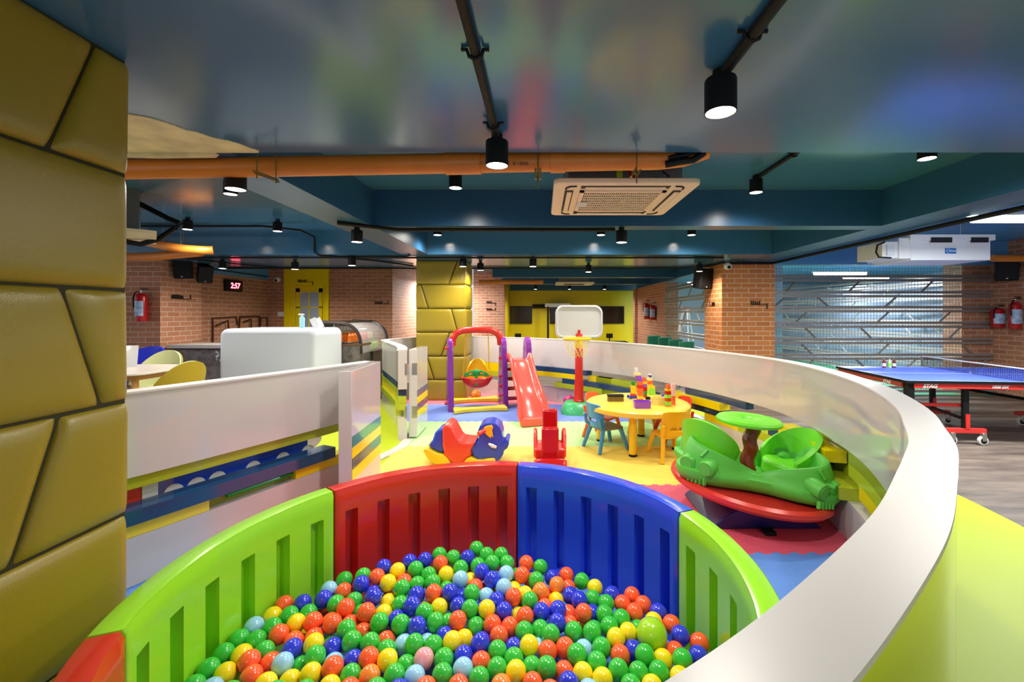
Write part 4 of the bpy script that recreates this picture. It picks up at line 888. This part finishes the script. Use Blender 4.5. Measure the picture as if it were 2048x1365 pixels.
for q in LOB:                                          # four corners with swept wings, round headlamps and grille teeth
    B = TL @ Matrix.Rotation(q, 4, 'Z')
    for k in (-1, 1):
        D = TL @ Matrix.Translation((.465*cos(q), .455*sin(q), .01)) @ Matrix.Rotation(LAX[LOB.index(q)], 4, 'Z')
        MB().tube([(-.13,k*.060,.20),(-.06,k*.066,.188),(.06,k*.070,.160),(.10,k*.070,.152)], [.025,.058,.062,.056], 24, M=D).build('headlamp', M_mg, bd, bevel=.004)
        MB().tube([(.099,k*.070,.152),(.106,k*.070,.151)], .042, 20, M=D).build('lamp_face', M_mg, bd)
    MB().tube([(.50,0,.20),(.575,0,.195)], [.03,.016], 12, M=B).build('badge', M_mg, bd, bevel=.003)
    tm = MB()
    for k in range(9): y = -.10+.20*k/8; tm.box((.50,y-.005,.048),(.578-abs(y)*.55,y+.005,.10), B)
    tm.build('grille_teeth', M_mg, bd)
    MB().prism([(-.035,-.07),(.035,-.055),(.035,.055),(-.035,.07)], .0, .014, 'z', M=B @ Matrix.Translation((.495,0,.262)) @ Matrix.Rotation(1.0,4,'Y')).build('bonnet_scoop', M_mg, bd, bevel=.004)
prof = []
for i in range(25):
    t = i/24; prof.append((.052+.010*sin(t*6*pi), .07+.44*t))
def ftw(s, t):
    a = 2*pi*s; r = .054 + .010*sin(t*17+a) ; return tuple(TL @ Vector((r*cos(a)-.015, r*sin(a), .07+.43*t)))
MB().grid(ftw, 32, 30).build('column', P_brown, mg, ang=60)
wh = MB(); wh.lathe([(.0001,.532),(.045,.532),(.06,.545),(.15,.55),(.19,.548),(.225,.545),(.24,.53),(.235,.512),(.21,.505),(.05,.50)], c=(-.015,0,0), n=56, M=Matrix.Translation((0,0,.19)) @ Matrix.Rotation(radians(3), 4, 'Y')); wh.build('wheel', M_mgs, mg)
for a in (0.3, pi+.3, pi/2+.3):
    TW = Matrix.Translation((0,0,.19)) @ Matrix.Rotation(radians(3), 4, 'Y') @ Matrix.Rotation(a, 4, 'Z')
    MB().prism([(.15,-.05),(.185,-.03),(.19,.03),(.17,.06),(.165,0)], .543, .5485, 'z', M=TW).build('wheel_slot', mat('plastic_wheel_dark', '#63c928', rough=.5), mg)
MB().box((-.06,-.40,.014),(.02,-.32,.04)).build('stop', M_dark, mg, bevel=.008)
o = thing('red_toy', 'red plastic toy edge peeping over the blue and green ball pit panels', 'toy', (1.02, 2.78, 0)); MB().prism(rrect(-.07,.014,.09,.20,.04), -.05, .10, 'y').build('body', P_red, o, bevel=.02)
# ================================================================ TABLE TENNIS
tt = thing('table_tennis_table', 'blue table tennis table with red apron and black legs at the right', 'table tennis table', (5.69, 5.73, 0), radians(-5))
LX, LY = 1.33, .71
MB().box((-LX,-LY,.735),(LX,LY,.76)).build('tabletop', M_ttblue, tt)
m = MB(); w = .012
for a, b in (((-LX,-LY),(LX,-LY+w)),((-LX,LY-w),(LX,LY)),((-LX,-LY),(-LX+w,LY)),((LX-w,-LY),(LX,LY)),((-LX,-.006),(LX,.006))): m.box((*a,.7602),(*b,.7612))
m.build('line', P_white, tt)
m = MB()
for a, b in (((-LX-.004,-LY-.004),(LX+.004,-LY)),((-LX-.004,LY),(LX+.004,LY+.004)),((-LX-.004,-LY),(-LX,LY)),((LX,-LY),(LX+.004,LY))): m.box((*a,.728),(*b,.759))
m.build('edge_trim', M_black, tt)
MB().box((-LX+.09,-LY+.01,.67),(LX-.03,-LY+.03,.728)).build('apron', M_red, tt)
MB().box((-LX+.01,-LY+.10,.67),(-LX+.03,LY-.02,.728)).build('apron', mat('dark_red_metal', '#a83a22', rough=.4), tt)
text('lettering', 'STAG', .062, P_white, tt, Matrix.Translation((-LX+.185,-LY+.0085,.678)) @ FACE, bold=.003, shear=.3, ext=.001)
text('lettering', '1000 DX', .048, P_white, tt, Matrix.Translation((-LX+.93,-LY+.0085,.682)) @ FACE, bold=.002, shear=.3, ext=.001)
text('lettering', 'STAG', .055, P_white, tt, Matrix.Translation((-LX+.0085,-LY+.42,.68)) @ Matrix.Rotation(-pi/2, 4, 'Z') @ FACE, bold=.002, shear=.3, ext=.001)
MB().box((-LX+.03,-LY+.02,.45),(-LX+.10,-LY+.10,.735)).build('leg', M_black, tt); MB().box((-LX+.03,LY-.10,.45),(-LX+.09,LY-.03,.735)).build('leg', M_black, tt)
def foot(x, y, s=1):
    f = MB().box((x-.03,y-.02,.19),(x+.03,y+.02,.735)).build('leg', M_black, tt)
    MB().box((x-.012,y-.03,.19),(x+.032,y-.018,.36)).build('leg_sleeve', M_red, f)
    b = MB().box((x-.22,y-.025,.135),(x+.22,y+.025,.19)).build('foot_bar', M_red, tt, bevel=.004)
    for q in (-1, 1):
        wx = x+q*.17; c = MB(); c.tube([(wx,y-.045,.055),(wx,y-.012,.055)], .054, 24); c.build('wheel', mat('tyre_white', '#dcd9d2', rough=.5), b, bevel=.006)
        MB().tube([(wx,y-.049,.055),(wx,y-.008,.055)], .034, 20).build('hub', M_dark, b); MB().box((wx-.018,y-.052,.05),(wx+.03,y-.005,.145)).build('castor_fork', M_steel, b, bevel=.005)
foot(-.62,-.72+.10); foot(-.62+.42,.42); foot(.9,-.62); foot(1.1,.42)
MB().box((-LX+.12,-.60,.44),(-.60,-.56,.475)).build('stretcher', M_red, tt)
MB().tube([(-LX+.10,-.56,.52),(-.62,-.56,.30)], .018, 4).build('brace', M_black, tt); MB().tube([(-LX+.08,.45,.62),(-.45,.42,.32)], .018, 4).build('brace', M_black, tt)
MB().tube([(-.2,.40,.56),(.7,.1,.42),(1.2,0,.33)], .022, 6).build('brace', M_black, tt); MB().box((-.2,.28,.64),(1.2,.33,.67)).build('stretcher', M_red, tt)
nt_ = thing('table_tennis_net', 'dark net with white top band across the blue table tennis table', 'net', (5.69, 5.73, 0), radians(-5))
m = MB(); m.box((-.045,-LY-.13,.905),(-.035,LY+.13,.918)); m.build('top_band', P_white, nt_)
m = MB()
for i in range(75): y = -LY-.12 + (2*LY+.24)*i/74; m.box((-.0415,y-.0018,.765),(-.0385,y+.0018,.905))
for i in range(8): z = .766+.139*i/7; m.box((-.0415,-LY-.12,z-.0018),(-.0385,LY+.12,z+.0018))
m.build('mesh', M_dark, nt_)
for s in (-1, 1): MB().box((-.05,s*(LY+.12)-.008,.76),(-.03,s*(LY+.12)+.008,.92)).build('post', M_steel, nt_); MB().box((-.06,s*(LY+.06)-.06,.761),(-.02,s*(LY+.06)+.07,.775)).build('clamp', M_steel, nt_)
MB().box((-.05,-.02,.762),(-.03,.02,.79)).build('centre_clip', M_steel, nt_)
for i, (u, c) in enumerate(((1768,'#7d1f1a'),(1779,'#c9cfa2'),(1788,'#5a2018'))):
    y = 6.38; x = (u-VX)*y/F; b = thing('bottle', ['dark red bottle, leftmost of three at the far edge of the table tennis table','pale bottle in the middle of three at the far edge of the table tennis table','brown bottle, rightmost of three at the far edge of the table tennis table'][i], 'bottle', (x, y, .761), 0, 'bottles on the table tennis table')
    MB().lathe([(.0001,0),(.022,0),(.024,.01),(.024,.075),(.012,.10),(.009,.125),(.0001,.125)], n=16).build('body', mat('bottle_%d' % i, c, rough=.2), b); MB().lathe([(.0245,.02),(.0245,.065)], n=16).build('label', P_white if i != 1 else P_lime2, b); MB().lathe([(.0105,.12),(.0105,.135),(.0001,.136)], n=12).build('cap', M_steel, b)
# ================================================================ STEEL GRATING SCREENS
def grating(name, label, A, B, zs, seed, wire=True):
    A = Vector(A); B = Vector(B); L = (B-A).length; t = thing(name, label, 'metal screen', (A.x, A.y, 0), atan2(B.y-A.y, B.x-A.x))
    r = random.Random(seed)
    for z in zs: MB().box((0,-.02,z-.024),(L,.02,z+.024)).build('rail', M_trel, t)
    m = MB(); zz = sorted(zs)
    for i in range(1, len(zz)-1):
        if zz[i+1]-zz[i] > .1:
            x = r.uniform(.2,.9)
            while x < L-.2:
                dx = .10*r.choice((-1,1)); m2 = MB(); m2.tube([(x-dx,0,zz[i]+.02),(x+dx,0,zz[i+1]-.02)], .02, 4); m2.build('strut', M_trel, t); x += r.uniform(.7,1.9)
    if wire:
        m = MB(); n = int(L/.06)
        for i in range(n+1): x = L*i/n; m.box((x-.0025,.03,.05),(x+.0025,.034,2.45))
        for i in range(40): z = .08+.06*i; m.box((0,.034,z-.0025),(L,.037,z+.0025))
        m.build('wire_mesh', mat('wire_grey', '#7e858c', rough=.5), t)
    return t
zr = []
for v in (553, 585, 615, 646, 678.5, 710, 742, 775): z = H-(v-VY)*8.32/F; zr += [z, z-.075]
grating('steel_grating', 'grey steel rail screen with wire mesh right of the brick pillar', (4.27,8.36), (8.60,8.32), zr, 3)
grating('steel_grating', 'grey steel rail screen left of the brick pillar, before the white ladder', (3.52,9.0), (3.52,12.4), [z+.0 for z in zr], 9, False)
grating('steel_grating', 'blue grey rail screen receding along the court behind the front screen', (8.9,8.9), (8.0,17.0), zr+[2.38], 5, False)
bc = MB().box((9.0,9.0,0),(9.06,17,2.35)).build('court_panel', mat('court_sheet', '#8c9fb5', rough=.6)); tag(bc, 'blue grey sheet wall behind the receding rail screen', 'wall panel')
ld_ = thing('ladder', 'white folding ladder standing in the court behind the left steel screen', 'ladder', (4.15, 12.6, 0))
for s in (-1, 1):
    MB().tube([(s*.06,0,1.72),(s*.33,0,.004)], .022, 8).build('rail', P_white, ld_); MB().tube([(s*.05,.05,1.72),(s*.28,.5,.004)], .018, 8).build('rear_leg', P_white, ld_)
for k in range(5): z = .3+.3*k; w = .33-.27*z/1.72; MB().box((-w,-.03,z-.012),(w,.03,z+.012)).build('step', P_white, ld_)
MB().box((-.1,-.05,1.70),(.1,.08,1.74)).build('top', M_red, ld_)
# ================================================================ WALL FITTINGS
def exting(label, loc, rz, h=.5, r=.075, lab='#cdd9ea', grp=None):
    t = thing('fire_extinguisher', label, 'fire extinguisher', loc, rz)
    MB().lathe([(.0001,0),(r*.95,0),(r,.015),(r,h*.72),(r*.75,h*.80),(r*.35,h*.84),(.0001,h*.85)], n=28).build('cylinder', mat('extinguisher_red', '#b3161c', rough=.25), t)
    MB().lathe([(r+.001,h*.16),(r+.001,h*.60)], n=28, ang=(radians(-170),radians(-30))).build('label', mat('lab'+lab[1:], lab, rough=.5, color2='#7fa0cf', nscale=14), t)
    MB().tube([(0,0,h*.84),(0,0,h*.93)], .018, 10).build('valve', M_steel, t)
    MB().box((-.02,-.012,h*.93),(.10,.012,h*.96)).box((-.02,-.012,h*.98),(.09,.012,h*1.0)).build('handle', M_black, t)
    MB().tube([(-.02,-.02,h*.88),(-.08,-.03,h*.86),(-.11,-.03,h*.7),(-.105,-.03,h*.4)], .01, 8).build('hose', M_black, t)
    return t
exting('red fire extinguisher with blue white label on the purple lit bricks at the far left', (-6.90, 7.48, 1.42), 0, .58, .085)
exting('shorter left red fire extinguisher of the pair on the right brick wall', (8.50, 8.12, 1.30), .0, .42, .10)
exting('taller right red fire extinguisher of the pair on the right brick wall', (8.50, 7.82, 1.28), .0, .58, .085)
exting('left fire extinguisher of the pair beyond the yellow room corner', (3.40, 14.2, 1.38), -.6, .62, .09)
exting('right fire extinguisher of the pair beyond the yellow room corner', (3.40, 13.4, 1.36), -.6, .55, .09)
def speaker(label, loc, rz, s=1, tilt=.2):
    t = thing('loudspeaker', label, 'loudspeaker', loc, rz); T = Matrix.Rotation(tilt, 4, 'X')
    MB().prism([(-.13*s,-.12*s),(.13*s,-.12*s),(.09*s,.12*s),(-.09*s,.12*s)], -.17*s, .17*s, 'z', M=T).build('cabinet', M_dark, t, bevel=.012)
    MB().box((-.115*s,-.128*s,-.155*s),(.115*s,-.12*s,.155*s), T).build('grille', M_black, t, bevel=.01)
    MB().box((-.02,.1*s,-.02),(.02,.2*s,.02)).build('bracket', M_black, t); MB().box((-.012,-.132*s,-.14*s),(.012,-.128*s,-.125*s), T).build('badge', P_white, t)
speaker('left black loudspeaker of the pair high on the left brick pier', (-6.50,7.9,2.36), .35, 1.0, .1)
speaker('right black loudspeaker of the pair, turned towards the counter', (-6.46,8.3,2.32), .9, .95, .3)
speaker('black loudspeaker on the left corner of the orange brick pillar', (3.12,8.5,2.24), .35, 1.15, .15)
speaker('grey black loudspeaker below the orange pipe at the right edge', (8.40,7.9,2.37), -.6, 1.2, .2)
def dome(label, loc):
    t = thing('dome_camera', label, 'security camera', loc); MB().ell((0,0,0),(.075,.075,.07)).build('housing', P_white, t); MB().ell((0,-.05,-.02),(.035,.035,.035)).build('lens', M_black, t)
dome('white dome camera on the wall left of the yellow door', (-6.72,11.03,2.42)); dome('white dome camera on the orange brick pillar corner', (3.38,7.94,2.42))
ck = thing('digital_clock', 'red digital wall clock reading 2:57', 'clock', (-6.99, 9.8, 2.18), pi/2)
MB().box((-.27,-.06,-.125),(.27,.0,.125)).build('case', M_black, ck, bevel=.015); MB().box((-.17,-.063,-.10),(.245,-.06,.10)).build('screen', mat('clock_screen', '#3a0508', rough=.2), ck)
text('digits', '2:57', .17, mat('led_red', '#ff3040', emit='#ff5566', es=6), ck, Matrix.Translation((-.14,-.065,-.055)) @ FACE, bold=.004, shear=.12, ext=.001)
pa = thing('copper_pipe_shelf', 'dark copper pipe wall sculpture on the left brick wall above the counter', 'wall decoration', (-6.97, 0, 0))
for pts in ([(0,9.2,.6),(0,9.2,1.46),(0,9.9,1.48),(0,9.95,1.30)],[(.03,9.25,1.30),(.03,9.6,1.40),(.03,9.62,1.2)],[(0,10.0,1.2),(0,10.02,1.48),(0,10.7,1.49),(0,10.72,1.2)],[(.03,10.1,1.36),(.03,10.35,1.42),(.03,10.38,1.15)],[(0,10.75,1.15),(0,10.78,1.46),(0,11.02,1.46),(0,11.02,1.0)]):
    MB().tube(pts, .018, 8).build('tube', mat('copper_dark', '#5b3a2c', rough=.3, metal=.6), pa)
o = MB().box((-6.74,11.06,1.48),(-6.56,11.095,1.60)).build('notice_plate', P_white); tag(o, 'small white notice plate on the brown brick left of the yellow door', 'notice')
def sign(label, x, y, z, w, face='y', seed=1):
    t = thing('wall_script', label, 'wall sign', (x, y, z), 0 if face == 'y' else pi/2); r = random.Random(seed); m = MB()
    n = max(3, int(w/.05)); k = 0
    for i in range(n): xx = -w/2+w*.62*i/n; m.box((xx,-.012,-.02),(xx+.014,0,.03+r.random()*.02))
    m.box((-w/2,-.012,-.028),(w/2,0,-.018)); m.box((w/2-.012,-.012,-.1+.08*(seed % 2)),(w/2,0,.0+.06*(seed % 2)))
    m.build('script', M_black, t)
sign('small black metal script on the orange brick pillar front', 3.98, 7.99, 1.74, .30, 'y', 2)
sign('small black metal script on the left side of the orange brick pillar', 3.29, 8.45, 1.73, .25, 'x', 3)
sign('small black metal script on the left brick pier beside the extinguisher', -6.64, 8.0, 1.85, .42, 'x', 5)
sign('small black metal script above the yellow door', -5.98, 10.98, 2.37, .38, 'y', 6)
sign('small black metal script on the brick wall right of the yellow door', -4.1, 11.09, 1.83, .34, 'y', 7)
sign('small black metal bracket shaped script on the brick wall by the yellow room', -1.72, 14.49, 1.93, .3, 'y', 8)
sign('second black script line below the bracket on the brick wall by the yellow room', -1.72, 14.49, 1.70, .3, 'y', 9)
# yellow door
MD = mat('yellow_door_paint', '#f2da00', rough=.25)
dr = thing('door_1', 'tall yellow door with four grey glass panes in a yellow surround', 'door', (0,0,0)); dr['kind'] = 'structure'
sx0, sx1, yw = -6.52, -5.44, 11.05
m = MB(); m.box((sx0-.05,yw,0),(-6.42,yw+.1,HR)); m.box((-5.52,yw,0),(sx1,yw+.1,HR)); m.box((-6.42,yw,2.28),(-5.52,yw+.1,HR)); m.build('surround', MD, dr)
m = MB(); m.box((-6.42,yw+.02,0),(-6.30,yw+.12,2.28)); m.box((-5.60,yw+.02,0),(-5.52,yw+.12,2.28)); m.box((-6.30,yw+.02,2.20),(-5.60,yw+.12,2.28)); m.build('frame', M_y, dr, bevel=.01)
m = MB(); a, b = -6.28, -5.62; m.box((a,yw+.03,0),(a+.10,yw+.07,2.2)); m.box((b-.08,yw+.03,0),(b,yw+.07,2.2)); m.box((a,yw+.03,2.10),(b,yw+.07,2.2)); m.box((a,yw+.03,0),(b,yw+.07,1.0)); m.box((-5.965,yw+.03,1.0),(-5.94,yw+.07,2.1)); m.box((a,yw+.03,1.70),(b,yw+.07,1.725)); m.build('door_leaf', MD, dr)
MB().box((a+.05,yw+.045,.9),(b-.05,yw+.055,2.12)).build('pane', mat('door_glass', '#a7b6cc', rough=.15), dr)
# ================================================================ CAFE CORNER
ct = thing('counter', 'white rounded service counter before the left brick wall', 'counter', (0,0,0))
prof = rrect(-4.62, 0, -3.235, 1.335, .11, 6); prof = [(x, z) for x, z in prof if z > .15]; prof = [(-3.235,0)] + prof + [(-4.62,0)]
MB().prism(prof, 6.2, 7.05, 'y').build('body', mat('counter_white', '#e2e9f5', rough=.28, coat=.2), ct, bevel=.06, seg=4, ang=60)
gc = thing('cabinet', 'grey wood back cabinet with a light top left of the white counter', 'cabinet', (0,0,0))
MB().box((-6.6,7.7,0),(-4.7,8.3,.92)).build('body', M_wood, gc); MB().box((-6.62,7.66,.94),(-4.7,8.3,1.0)).build('top', mat('grey_top', '#b9b3ad', rough=.4), gc)
m = MB(); r = random.Random(4)
for i in range(16): z = .70+.18*r.random(); x = -5.80+.22*r.random(); m.box((x,7.694,z),(x+.018,7.7,z+.03))
m.build('stencil', P_white, gc)
gc2 = thing('cabinet', 'grey wood cabinet under the glass food display', 'cabinet', (0,0,0)); MB().box((-3.62,7.07,0),(-2.97,7.5,1.03)).build('body', M_wood, gc2); MB().box((-3.64,7.06,1.03),(-2.95,7.5,1.06)).build('top', mat('wood_edge', '#6b4a37', rough=.5), gc2)
MB().box((-3.62,7.52,0),(-2.92,8.35,.84)).build('body', mat('fridge_dark', '#4b4440', rough=.4), gc2)
fd = thing('food_display', 'curved glass refrigerated food display with dark frame right of the white counter', 'display case', (0,0,0))
pr = [(-3.62,1.42)] + [(-3.30+.33*sin(a)*1.0, 1.07+.33*cos(a)) for a in [radians(q) for q in range(0, 91, 10)]] + [(-2.96,.90)]
def sheet(y0, y1, m, name, r): MB().grid(lambda s, t: (pr[round(s*(len(pr)-1))][0], y0+(y1-y0)*t, pr[round(s*(len(pr)-1))][1]), len(pr)-1, 1).build(name, m, fd, solid=.006, ang=180)
sheet(7.12, 8.30, M_glass, 'curved_glass', 0)
for y in (7.10, 8.30): MB().tube([(x, y, z) for x, z in pr], .028, 8).build('frame', mat('frame_brown', '#33231f', rough=.35), fd)
MB().box((-3.66,7.10,1.395),(-3.25,8.32,1.43)).build('top', mat('frame_brown', '#33231f'), fd)
MB().box((-3.66,7.12,.84),(-3.62,8.3,1.42)).build('back', M_steel, fd); MB().box((-3.62,7.52,.84),(-2.93,8.34,.90)).build('base', MATS['frame_brown'], fd)
for z, w in ((1.24,.32),(1.07,.48)): MB().box((-3.62,7.14,z),(-3.62+w,8.28,z+.012)).build('shelf', M_steel, fd)
def goods(name, label, cols, x0, x1, y0, y1, z, h, grp, nx, ny, cat):
    first = None
    for i in range(nx):
        for j in range(ny):
            x = x0+(x1-x0)*(i+.5)/nx; y = y0+(y1-y0)*(j+.5)/ny; c = cols[(i+j*(ny > 3)) % len(cols)] if ny < 3 else cols[j*len(cols)//ny]
            o = MB().lathe([(.0001,0),(.034,0),(.036,.01),(.036,h*.7),(.014,h*.86),(.014,h),(.0001,h)], n=12).build(name, mat('drink_'+c[1:], c, rough=.25)); o.location = (x, y, z); tag(o, label, cat, grp)
goods('drink_bottle', 'orange drink bottle on the middle shelf of the glass display', ['#f07a1d','#f07a1d','#e0502a','#e8c07a'], -3.42, -3.15, 7.2, 8.2, 1.083, .15, 'drinks on the middle display shelf', 2, 9, 'bottle')
goods('drink_bottle', 'lime green drink bottle on the lower shelf of the glass display', ['#a9e03a','#a9e03a','#c8ec6a'], -3.36, -3.05, 7.6, 8.25, .915, .14, 'green drinks on the lower display shelf', 2, 7, 'bottle')
goods('drink_bottle', 'pale clear bottle on the top shelf of the glass display', ['#e8e2cf','#f2f0ea'], -3.56, -3.38, 7.2, 8.2, 1.253, .12, 'pale bottles on the top display shelf', 1, 9, 'bottle')
spb = thing('spray_bottle', 'clear blue spray bottle standing on the white counter', 'bottle', (-3.62,6.55,1.336)); MB().lathe([(.0001,0),(.035,0),(.037,.01),(.037,.15),(.015,.18),(.0001,.18)], n=18).build('body', mat('sanitiser', '#9fd4ea', rough=.15), spb); MB().box((-.05,-.012,.19),(.03,.012,.215)).box((-.012,-.01,.17),(.012,.01,.2)).build('trigger', P_white, spb, bevel=.004)
for i, u in enumerate((634, 643)):
    y = 6.6+.12*i; x = (u-VX)*y/F; o = MB().box((-.045,-.004,0),(.045,.004,.16)).build('card_stand', P_white); o.location = (x, y, 1.338); o.rotation_euler = (-.15, -.45, .3); tag(o, ['left white leaning card on the white counter','right white leaning card on the white counter'][i], 'card stand', 'card stands on the counter')
ctb = thing('cafe_table', 'small white topped cafe table with light wood legs at the far left', 'table', (-5.12,5.36,0)); 
MB().prism(rrect(-.56,-.48,.56,.50,.16), .845, .87, 'z').build('tabletop', mat('cafe_top', '#f2e6da', rough=.3), ctb, bevel=.006); MB().prism(rrect(-.46,-.38,.46,.40,.10), .78, .845, 'z').build('apron', M_wbrown, ctb)
for sx in (-1, 1):
    for sy in (-1, 1): MB().tube([(sx*.40,sy*.32,.80),(sx*.50,sy*.42,0)], [.035,.018], 10).build('leg', M_wbrown, ctb)
def shell(label, loc, rz, m1, m2, s=1):
    t = thing('shell_chair', label, 'chair', loc, rz)
    def f1(a, b, o=0):
        an = -1.75+3.5*a; top = .52+.50*max(0, cos(an*.86))**.8
        z = .50 + (top-.50)*b; r = .27+.06*b
        return (r*sin(an)*.95, (r+.02*b)*cos(an)*.95, z)
    MB().grid(f1, 28, 10).build('shell', m1, t, solid=.02, ang=180)
    MB().grid(lambda a, b: (f1(a, b)[0]*1.07, f1(a, b)[1]*1.07, f1(a, b)[2]-.004), 28, 10).build('outer_shell', m2, t, solid=.012, ang=180)
    MB().prism([(.27*cos(2*pi*i/28), .27*sin(2*pi*i/28)) for i in range(28)], .47, .53, 'z').build('seat', m1, t, bevel=.02)
    for sx in (-1, 1):
        for sy in (-1, 1): MB().tube([(sx*.15,sy*.15,.48),(sx*.23,sy*.23,0)], .014, 8).build('leg', M_wbrown, t)
    return t
V1 = mat('shell_pale', '#dfe3a6', rough=.6); V2 = mat('shell_olive', '#c2a62a', rough=.6)
shell('pale green shell chair behind the cafe table', (-5.42,6.08,0), .15, V1, V2).scale = (.88,.88,1.0)
shell('olive yellow shell chair with its back turned, right of the cafe table', (-4.20,4.98,0), -1.9, V1, V2).scale = (.80,.80,1.0)
bc_ = thing('bucket_chair', 'blue rounded chair against the purple bricks at the far left', 'chair', (-6.25,6.75,0), .0)
MB().grid(lambda a, b: (.30*sin(-1.8+3.6*a), .26*cos(-1.8+3.6*a), .55+.48*b*max(.25, cos((-1.8+3.6*a)*.8))**.6), 24, 8).build('shell', mat('chair_blue', '#2336e0', rough=.4), bc_, solid=.03, ang=180)
MB().prism([(.28*cos(2*pi*i/24), .26*sin(2*pi*i/24)) for i in range(24)], .45, .56, 'z').build('seat', MATS['chair_blue'], bc_, bevel=.02); MB().tube([(0,0,0),(0,0,.46)], .04, 12).build('pedestal', M_steel, bc_)
o = MB().box((-.13,-.003,0),(.13,.003,.28)).build('menu_card', P_white); o.location = (-5.12,5.5,.87); o.location.x = -5.30; o.rotation_euler = (-.25,0,.5); tag(o, 'white menu card standing on the cafe table at the left edge', 'menu')
# ================================================================ YELLOW ROOM AND GREEN SEATS
def tv(label, x0, x1, z0, z1):
    t = thing('wall_screen', label, 'television', (0,0,0)); MB().box((x0,17.92,z0),(x1,17.98,z1)).build('frame', M_black, t); MB().box((x0+.03,17.915,z0+.03),(x1-.03,17.92,z1-.03)).build('screen', M_tv, t)
Xd = lambda u, d: (u-VX)*d/F
tv('dark wall screen at the left of the yellow far wall', Xd(1008.5,17.95), Xd(1064,17.95), 1.15, 1.86); tv('dark wall screen half hidden behind the basketball backboard', Xd(1100,17.95), Xd(1150,17.95), 1.15, 1.86); tv('dark wall screen right of the basketball backboard on the yellow wall', Xd(1196,17.95), Xd(1248,17.95), 1.15, 1.86)
o = MB().box((Xd(1065,17.9),17.85,1.78),(Xd(1092,17.9),17.999,1.94)).build('black_box', M_black); tag(o, 'flat black box on the yellow wall left of the white sign box', 'wall box')
o = MB().box((Xd(1090,17.5),17.5,1.82),(Xd(1140,17.5),17.999,1.97)).build('white_box', P_white); tag(o, 'long white box on the yellow wall behind the backboard top left', 'wall box')
o = MB().box((Xd(1094,17.4),17.38,0),(Xd(1098,17.4),17.46,1.84)).build('black_pole', M_black); tag(o, 'thin black pole before the yellow wall', 'pole')
for i, (u, l) in enumerate(((1036,'small black monitor low before the yellow wall at the left'),(1219,'small black monitor on a stand before the yellow wall at the right'))):
    x = Xd(u, 16.5); t = thing('monitor', l, 'monitor', (x, 16.5, .50)); MB().box((-.12,-.02,.13),(.12,.02,.30)).build('screen', M_black, t); MB().box((-.02,-.01,0),(.02,.01,.14)).build('stand', M_black, t); MB().box((-.09,-.06,0),(.09,.06,.012)).build('base', M_black, t)
t = thing('desk', 'dark edged long desk before the yellow wall', 'desk', (0,0,0)); MB().box((-1.3,16.2,.46),(3.2,16.9,.50)).build('top', M_dark, t); MB().box((-1.25,16.3,0),(-1.15,16.8,.46)).build('side', M_dark, t); MB().box((3.05,16.3,0),(3.15,16.8,.46)).build('side', M_dark, t)
MT = mat('seat_teal_green', '#0f6b52', rough=.45)
for i, (u, l) in enumerate(((1308,'leftmost dark green chair beyond the white partition'),(1330,'second dark green chair beyond the partition, before the white ladder'),(1351,'third dark green chair beyond the partition'),(1373,'rightmost dark green chair, next to the orange brick pillar'))):
    y = 10.6-.45*i; x = Xd(u, y); g = thing('green_chair', l, 'chair', (x, y, 0), 0, 'dark green chairs beyond the partition')
    MB().box((-.16,-.03,.62),(.16,.03,1.02-.02*i)).build('backrest', MT, g, bevel=.02); MB().box((-.17,-.45,.5),(.17,0,.56)).build('seat', MT, g, bevel=.02)
    for sx in (-1, 1):
        MB().tube([(sx*.15,0,0),(sx*.15,0,.95)], .015, 8).build('leg', MT, g); MB().tube([(sx*.15,-.42,0),(sx*.15,-.42,.5)], .015, 8).build('leg', MT, g)
        MB().box((sx*.16-.02,-.4,.70),(sx*.16+.02,0,.73)).build('armrest', MT, g)
